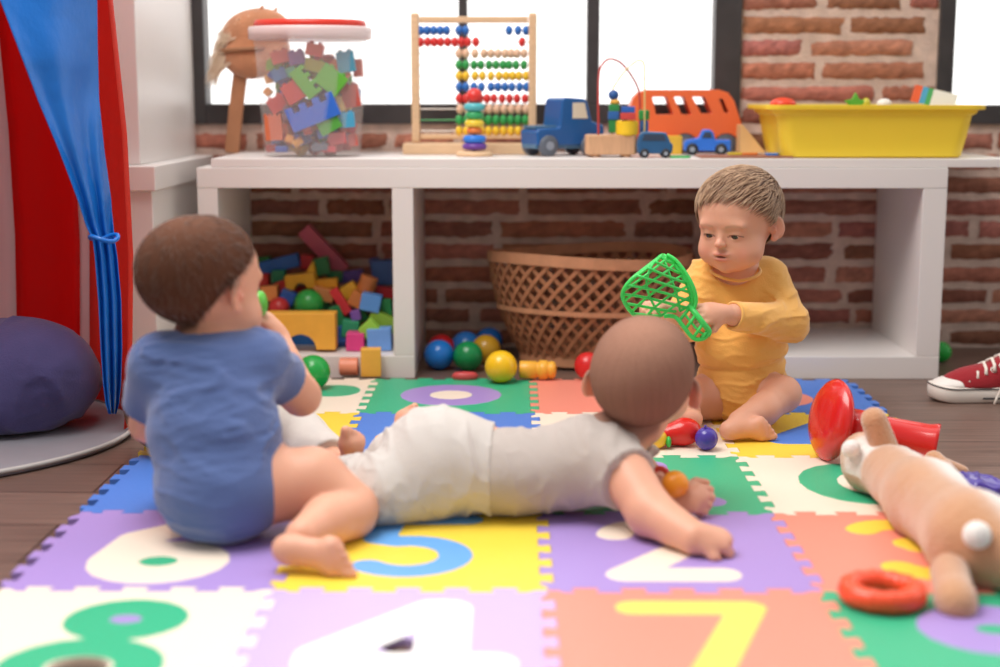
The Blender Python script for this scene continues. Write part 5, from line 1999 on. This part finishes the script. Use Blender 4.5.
F.add([('subcap', P(204, 312, 1.865), P(204, 318, 1.86), .038, .034, .003),
       ('subcap', hip + np.array([.045, -.002, 0]), kn, .049, .047, .002), ('subcap', hipl + np.array([-.02, .05, 0]), knl, .047, .04, .002)])
F.clip(lambda X, Y, Z: (MZ + .0005 - Z) + 0 * X + 0 * Y)
F.build('bodysuit', bcl, BB)
hair_part(o, R, s_h, .0030, '593829', BB, seed=2, dark=.14, crown=.15)
strands(o, R, s_h, 900, '6a4634', BB, length=.018, seed=8, up=.0015, r0=.0005)
gb = P(260, 304, 1.955)
s = MB(); s.ball(gb, .0175, 28, (.6, 1, 1.05))
tag(s.build('teether', plastic('57b83a')), 'green toy at the blue-dressed baby\'s mouth', 'toy')

# =============================== grey baby crawling on its belly
GB = person('baby in light grey clothes lying on its belly, seen from behind', (float(P(520, 480, 1.91)[0]), 1.91, MZ))
o = P(643, 384, 1.92)
R = Rh(14, 14, 4)
s_h = 1.0
HP = xf(head_prims(), o, R, s_h)
pel = P(440, 465, 1.89); pel[2] = .079
b1 = P(510, 480, 1.885); b1[2] = .064
ch = P(580, 470, 1.885); ch[2] = .078
torso = [('ell', pel, (.078, .080, .068), None, 0), ('ell', b1, (.085, .070, .052), None, .04), ('ell', ch, (.066, .066, .054), rotm('Y', -22), .03),
         ('cap', P(608, 466, 1.85), P(618, 445, 1.95), .034, .033, .03)]
neck = [('cap', ch + np.array([.035, .005, .03]), o + np.array([-.005, -.006, -.05]), .034, .036, .02)]
shN, elN, wrN = P(622, 468, 1.83), P(650, 522, 1.765), P(694, 543, 1.70)
elN[2] = max(elN[2], .043); wrN[2] = max(wrN[2], .030)
armN = [('cap', shN, elN, .034, .030, .015), ('cap', elN, wrN, .030, .0205, .008)]
handN = hand(wrN, (1, -.05, -.05), (-.15, .35, -1), 1.02, 78, side=-1)
shF, elF, wrF = P(622, 455, 1.94), P(655, 492, 1.92), P(676, 507, 1.87)
wrF[2] = max(wrF[2], .032)
armF = [('cap', shF, elF, .031, .026, .015), ('cap', elF, wrF, .025, .017, .008)]
handF = hand(wrF, (.8, -.5, .15), (-.3, .7, -.4), .98, 66, side=1)
hN, kN = P(425, 480, 1.86), P(385, 489, 1.84)
kN[2] = .05; aN = P(338, 474, 1.92); aN[2] = .040
hF, kF, aF = P(440, 458, 1.95), P(396, 462, 2.0), P(393, 447, 2.03)
hF[2] = .065; kF[2] = .05
legs = [('cap', hN, kN, .052, .042, .02), ('cap', kN, aN, .040, .026, .01), ('cap', hF, kF, .050, .040, .02), ('cap', kF, aF, .036, .022, .01)]
ftN = foot(aN + np.array([-.022, .012, -.006]), (-1, .3, -.15), (0, .1, 1), .85, side=-1)
ftF = foot(aF + np.array([.002, -.004, .004]), (.25, .2, .6), (-.7, -.6, .5), .74, side=1)
body = torso + neck + HP + armN + armF + handN + handF + legs + ftN + ftF
F = field_for(body, .0028)
F.clip(lambda X, Y, Z: (MZ - Z) + 0 * X + 0 * Y)
F.build('body', skin_mat(), GB, color=face_color(SK, o, R, s_h, scalp='8a6656', lift=.0))
for sg in (-1, 1):
    s = MB(); s.ball(o + R @ (s_h * np.array([sg * EYE[0], EYE[1], EYE[2]])), .0117 * s_h, 20)
    s.build('eye', mat('eye_white', 'e9e1dc'), GB)
gp = mat('pale_grey_cotton', 'ccc5bf', .92, sheen=.3, bump=(420, .25), var=(9, .03))
gs = mat('grey_marl_cotton', 'b9aea7', .92, sheen=.3, bump=(420, .25), var=(9, .04))


def grow(L_, g_):
    return [((q[0], q[1], q[2], q[3] + g_, q[4] + g_, q[5]) if 'cap' in q[0] else (q[0], q[1], tuple(v + g_ for v in q[2]), q[3], q[4])) for q in L_]


xw = float(P(497, 480, 1.90)[0])
pp = [torso[0], torso[1], ('fcap', hN, kN, .053, .044, .02), ('cap', kN, kN + (aN - kN) * .1, .043, .043, .01), ('fcap', kN, kN + (aN - kN) * .93, .043, .030, .01), ('cap', hF, kF, .050, .040, .02), ('fcap', kF, kF + (aF - kF) * .85, .036, .026, .01)]
F = field_for(grow(pp, .006), .003)
F.disp(wr_noise(.0058, 50, 12, (1.2, .7, .5)))
F.clip(lambda X, Y, Z: np.maximum(MZ + .0005 - Z + 0 * X, X - xw - .05 * Y + .098) + 0 * Y)
F.build('trousers', gp, GB)
pp = [torso[1], torso[2], torso[3], torso[0], ('fcap', P(608, 466, 1.85), shN * .72 + elN * .28, .037, .038, .02), ('fcap', P(618, 447, 1.95), shF * .65 + elF * .35, .035, .034, .02)]
F = field_for(grow(pp, .0075), .003)
F.disp(wr_noise(.0042, 50, 15, (1.1, .6, .6)))
F.add([('subcap', neck[0][2] + np.array([0, 0, .0]), neck[0][2] + np.array([.01, .0, .05]), .044, .05, .003)])
F.clip(lambda X, Y, Z: np.maximum(MZ + .0005 - Z + 0 * X, -(X - xw - .05 * Y + .098) - .006) + 0 * Y)
F.build('shirt', gs, GB)
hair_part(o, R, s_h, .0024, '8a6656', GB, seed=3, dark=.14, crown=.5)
s = MB(); c_ = P(675, 484, 1.85); s.ball(c_, 14 * 1.85 / FPX, 28)
tag(s.build('toy_ball', plastic('f59a25')), 'small orange toy ball held by the crawling baby in grey', 'ball')
s = MB(); c_ = P(660, 479, 1.90); s.tube([c_ + np.array([.012 * math.cos(a), .003 * math.sin(a), .014 * math.sin(a)]) for a in np.linspace(0, 2 * PI, 16)[:-1]], .004, 8, closed=True)
tag(s.build('teething_ring', plastic('e04a35')), 'small red toy ring beside the orange ball under the crawling baby\'s arm', 'toy')

# =============================== fourth baby, hidden behind the blue one but for a trouser leg and foot
HB_ = person('baby hidden behind the blue-dressed one, only a pale trouser leg and foot showing', (float(P(240, 440, 2.13)[0]), 2.13, MZ))
o = P(182, 418, 2.20); o[2] = .102
R = np.stack([(0, -1., 0), (0, 0, 1.), (-1., 0, 0)], 1)
t0 = P(232, 435, 2.13); t0[2] = .080
h0 = P(258, 438, 2.11); h0[2] = .075
k0_, a0_ = P(300, 438, 2.10), P(334, 462, 2.02)
a0_[2] = .036
torso = [('ell', t0, (.075, .072, .060), None, 0), ('ell', h0, (.060, .066, .058), None, .03)]
legs = [('cap', h0 + np.array([0, -.02, 0]), k0_, .044, .036, .02), ('cap', k0_, a0_, .034, .024, .01)]
leg2 = [('cap', h0 + np.array([0, .03, 0]), h0 + np.array([.015, .09, .0]), .044, .036, .02), ('cap', h0 + np.array([.015, .09, 0]), h0 + np.array([-.05, .11, -.02]), .034, .024, .01)]
ft = foot(a0_ + np.array([.028, -.024, -.010]), (.04, -.15, 1), (1, -.8, -.1), .92, side=-1)
ft2 = foot(h0 + np.array([-.06, .12, -.03]), (-.6, .5, .3), (-.2, .5, -.6), .66, side=1)
arms = [('cap', t0 + np.array([-.05, .06, .02]), t0 + np.array([.0, .10, .0]), .028, .022, .02), ('cap', t0 + np.array([.0, .10, .0]), t0 + np.array([.05, .11, -.02]), .022, .016, .01)]
hd = hand(t0 + np.array([.05, .11, -.03]), (1, .2, -.2), (0, -.3, -1), .8, 35)
neck = [('cap', t0 + np.array([-.06, .01, .0]), o + np.array([.05, -.01, .0]), .03, .03, .02)]
F = field_for(torso + legs + leg2 + ft + ft2 + arms + hd + neck + xf(head_prims(), o, R, .93), .0032)
F.clip(lambda X, Y, Z: (MZ - Z) + 0 * X + 0 * Y)
F.build('body', skin_mat(), HB_, color=face_color(SK, o, R, .93, scalp='8a6a5a'))
pp = torso + [('cap',) + legs[0][1:], ('fcap', k0_, k0_ + (a0_ - k0_) * .86, .037, .030, .01), leg2[0], ('fcap',) + leg2[1][1:], arms[0]]
F = field_for(grow(pp, .006), .0032)
F.disp(wr_noise(.004, 30, 22)).clip(lambda X, Y, Z: (MZ + .0005 - Z) + 0 * X + 0 * Y)
F.build('romper', gp, HB_)
hair_part(o, R, .93, .003, '7a5c4a', HB_, seed=6, hh=.004)

# ------------------------------------------------------------------ toys on the mat
yf = P(656, 438, 2.25)
s = MB(); c_ = np.array([yf[0], 2.235, MZ + .0155]); s.ball(c_, .0155, 28, (1.05, 1, 1))
lem = tag(s.build('toy_lemon', plastic('f2c02e')), 'small yellow plastic fruit by the crawling baby\'s head', 'toy fruit')
s = MB(); c2 = c_ + np.array([.018, -.004, -.004]); s.ball(c2, .009, 20, (.5, 1, 1)); s.build('green_tip', plastic('3fae4c'), lem)
prs = [('ell', (float(P(684, 432, 2.25)[0]), 2.255, MZ + .0225), (.028, .023, .0225), rotm('Y', -8), 0), ('ell', (float(P(668, 433, 2.25)[0]), 2.25, MZ + .018), (.015, .015, .0160), None, .01)]
tag(field_for(prs, .002).build('toy_pepper', plastic('d9241f', .22)), 'shiny red plastic pepper on the mat between yellow and purple toys', 'toy fruit')
s = MB(); c_ = np.array([float(P(706, 437, 2.23)[0]), 2.225, MZ + .0185]); s.ball(c_, .0185, 32, (.98, .98, 1))
pl_ = tag(s.build('toy_plum', plastic('4a3a9e', .22)), 'small shiny purple plastic plum beside the yellow-dressed baby\'s foot', 'toy fruit')
s = MB(); s.cyl(c_ + np.array([-.002, -.004, .017]), c_ + np.array([-.003, -.005, .022]), .0022, n=8); s.build('stem', plastic('4a3a9e', .22), pl_)

# big red toy: domed disc on edge with a tapering tube
rp = mat('red_gloss_plastic', 'd21f1c', .24, coat=.3)
dc = P(831, 421, 2.165)
ax = np.array([1, .24, -.20]); ax /= np.linalg.norm(ax)
rt = empty('toy_mallet', (float(dc[0]), float(dc[1]), MZ), 'big glossy red plastic toy, a round disc with a thick tube, behind the plush dog', 'toy')
Rr = 42.5 * 2.165 / FPX
dc[2] = MZ + Rr * .985
s = MB(); s.lathe([(.001, -.020), (Rr * .45, -.0185), (Rr * .80, -.012), (Rr * .96, -.004), (Rr, .001), (Rr * .95, .006), (Rr * .7, .010), (.02, .012), (.001, .012)], dc, n=48, R=frame_z(ax)); s.build('disc', rp, rt)
e1 = P(937, 447, 2.12); e1[2] = .0445
a0 = dc + ax * .01 + np.array([0, 0, -.006])
dv = e1 - a0; Lh = np.linalg.norm(dv)
s = MB(); s.lathe([(.029, 0), (.030, Lh * .3), (.027, Lh * .35), (.029, Lh * .9), (.032, Lh * .97), (.032, Lh), (.028, Lh + .0005), (.025, Lh - .008), (.001, Lh - .010)], a0, n=36, R=frame_z(dv)); s.build('tube_handle', rp, rt)

# orange-red teething ring in front
rc = G(882, 601, .012)
R0 = .036
s = MB()
for k_ in range(12):
    a = 2 * PI * k_ / 12
    c_ = np.array([rc[0] + R0 * math.cos(a), rc[1] + R0 * math.sin(a), MZ + .0128])
    tg = np.array([-math.sin(a), math.cos(a), 0])
    s.ball(c_, .0140, 16, (.92, .92, .95))
s.tube([(rc[0] + R0 * math.cos(t), rc[1] + R0 * math.sin(t), MZ + .0128) for t in np.linspace(0, 2 * PI, 41)[:-1]], .0125, 12, closed=True)
tag(s.build('teething_ring', plastic('f4512c', .3)), 'bumpy orange-red teething ring lying on the mat in front of the plush dog', 'teether')

# ------------------------------------------------------------------ plush dog lying on its side
pm = lambda px, py, Y: P(px, py, Y)
pl = empty('plush_dog', (float(P(925, 520, 1.9)[0]), 1.9, MZ), 'tan and white plush dog lying on the mat at the right', 'plush toy')
h_c, n_c, b_c, r_c = pm(872, 464, 1.985), pm(895, 486, 1.92), pm(926, 508, 1.80), pm(974, 546, 1.625)
h_c[2] = .050; n_c[2] = .050; b_c[2] = .050; r_c[2] = .053
e_c = pm(1018, 575, 1.58); e_c[2] = .050
prs = [('ell', h_c, (.041, .045, .043), rotm('Y', 30), 0), ('cap', n_c, b_c, .042, .047, .03), ('cap', b_c, r_c, .047, .051, .03),
       ('cap', r_c, e_c, .051, .044, .03),
       ('ell', pm(859, 452, 1.985), (.020, .022, .024), None, .02)]
F = field_for(prs, .003, pad=.03)
nz_ = sinnoise(31, 160)
F.disp(lambda X, Y, Z: .0010 * nz_(X, Y, Z)).clip(lambda X, Y, Z: (MZ - Z) + 0 * X + 0 * Y)
axd = (r_c - h_c); axd /= np.linalg.norm(axd)
tanc, whc = np.array(lin('cf9870')[:3]), np.array(lin('f3ece6')[:3])


def plc(V):
    t = (V - h_c) @ axd
    perp = V - h_c - t[:, None] * axd
    up = perp @ np.array([.72, .50, .45])
    white = 1 / (1 + np.exp(-(up - .030 - .25 * np.clip(t - .05, -.1, .1) * 0) / .004))
    band = np.exp(-((t - .028) / .020) ** 4) * (perp[:, 2] > -.01)
    m_ = np.clip(white * (t > .02) + band, 0, 1)[:, None]
    n_ = (1 + .05 * sinnoise(4, 80)(V[:, 0], V[:, 1], V[:, 2]))[:, None]
    return (tanc * (1 - m_) + whc * m_) * n_


pmat = mat('plush_fabric', 'dcb08c', .95, sheen=.7, vcol=True, bump=(260, .8))
F.build('body', pmat, pl, color=plc)
pt = mat('plush_tan', 'cf9870', .95, sheen=.7, bump=(260, .8))
pw = mat('plush_white', 'f6f0ea', .95, sheen=.7, bump=(260, .8))


def limb(prs_, nm, m_):
    F_ = field_for(prs_, .003); F_.clip(lambda X, Y, Z: (MZ - Z) + 0 * X + 0 * Y)
    return F_.build(nm, m_, pl)


limb([('cap', pm(885, 450, 1.96), pm(874, 420, 1.96), .0195, .0180, .01)], 'ear', pt)
limb([('cap', pm(945, 470, 2.02), pm(934, 460, 2.04), .013, .014, .01), ('cap', pm(948, 466, 2.04), pm(962, 472, 2.04), .010, .010, .01)], 'leg', pt)
limb([('cap', pm(950, 572, 1.58), pm(955, 598, 1.51), .022, .021, .01), ('cap', pm(955, 598, 1.51), pm(957, 604, 1.50), .021, .021, .01)], 'leg', pt)
limb([('cap', pm(1000, 520, 1.80), pm(1020, 510, 1.88), .022, .020, .01)], 'leg', pt)
limb([('cap', pm(977, 535, 1.565), pm(977.1, 535, 1.565), .016, .016, .01)], 'tail', pw)
limb([('cap', pm(850, 449, 1.955), pm(852, 448, 1.95), .012, .012, .01)], 'muzzle', pw)
# purple crumpled plastic thing behind the plush
prs = [('ell', pm(980, 490, 1.98), (.060, .030, .022), rotm('Y', 12), 0)]
for i in range(7):
    a = pm(948 + i * 9, 480 + i * 3 + (i % 2) * 4, 1.98)
    prs.append(('cap', a, a + np.array([.020, .012, .012 * (i % 2)]), .009, .007, .006))
F = field_for(prs, .0025); F.disp(wr_noise(.005, 70, 41)); F.clip(lambda X, Y, Z: (.001 - Z) + 0 * X + 0 * Y)
tag(F.build('crumpled_bag', mat('purple_foil', '4b379a', .3, coat=.3)), 'shiny crumpled purple plastic piece behind the plush dog', 'toy')
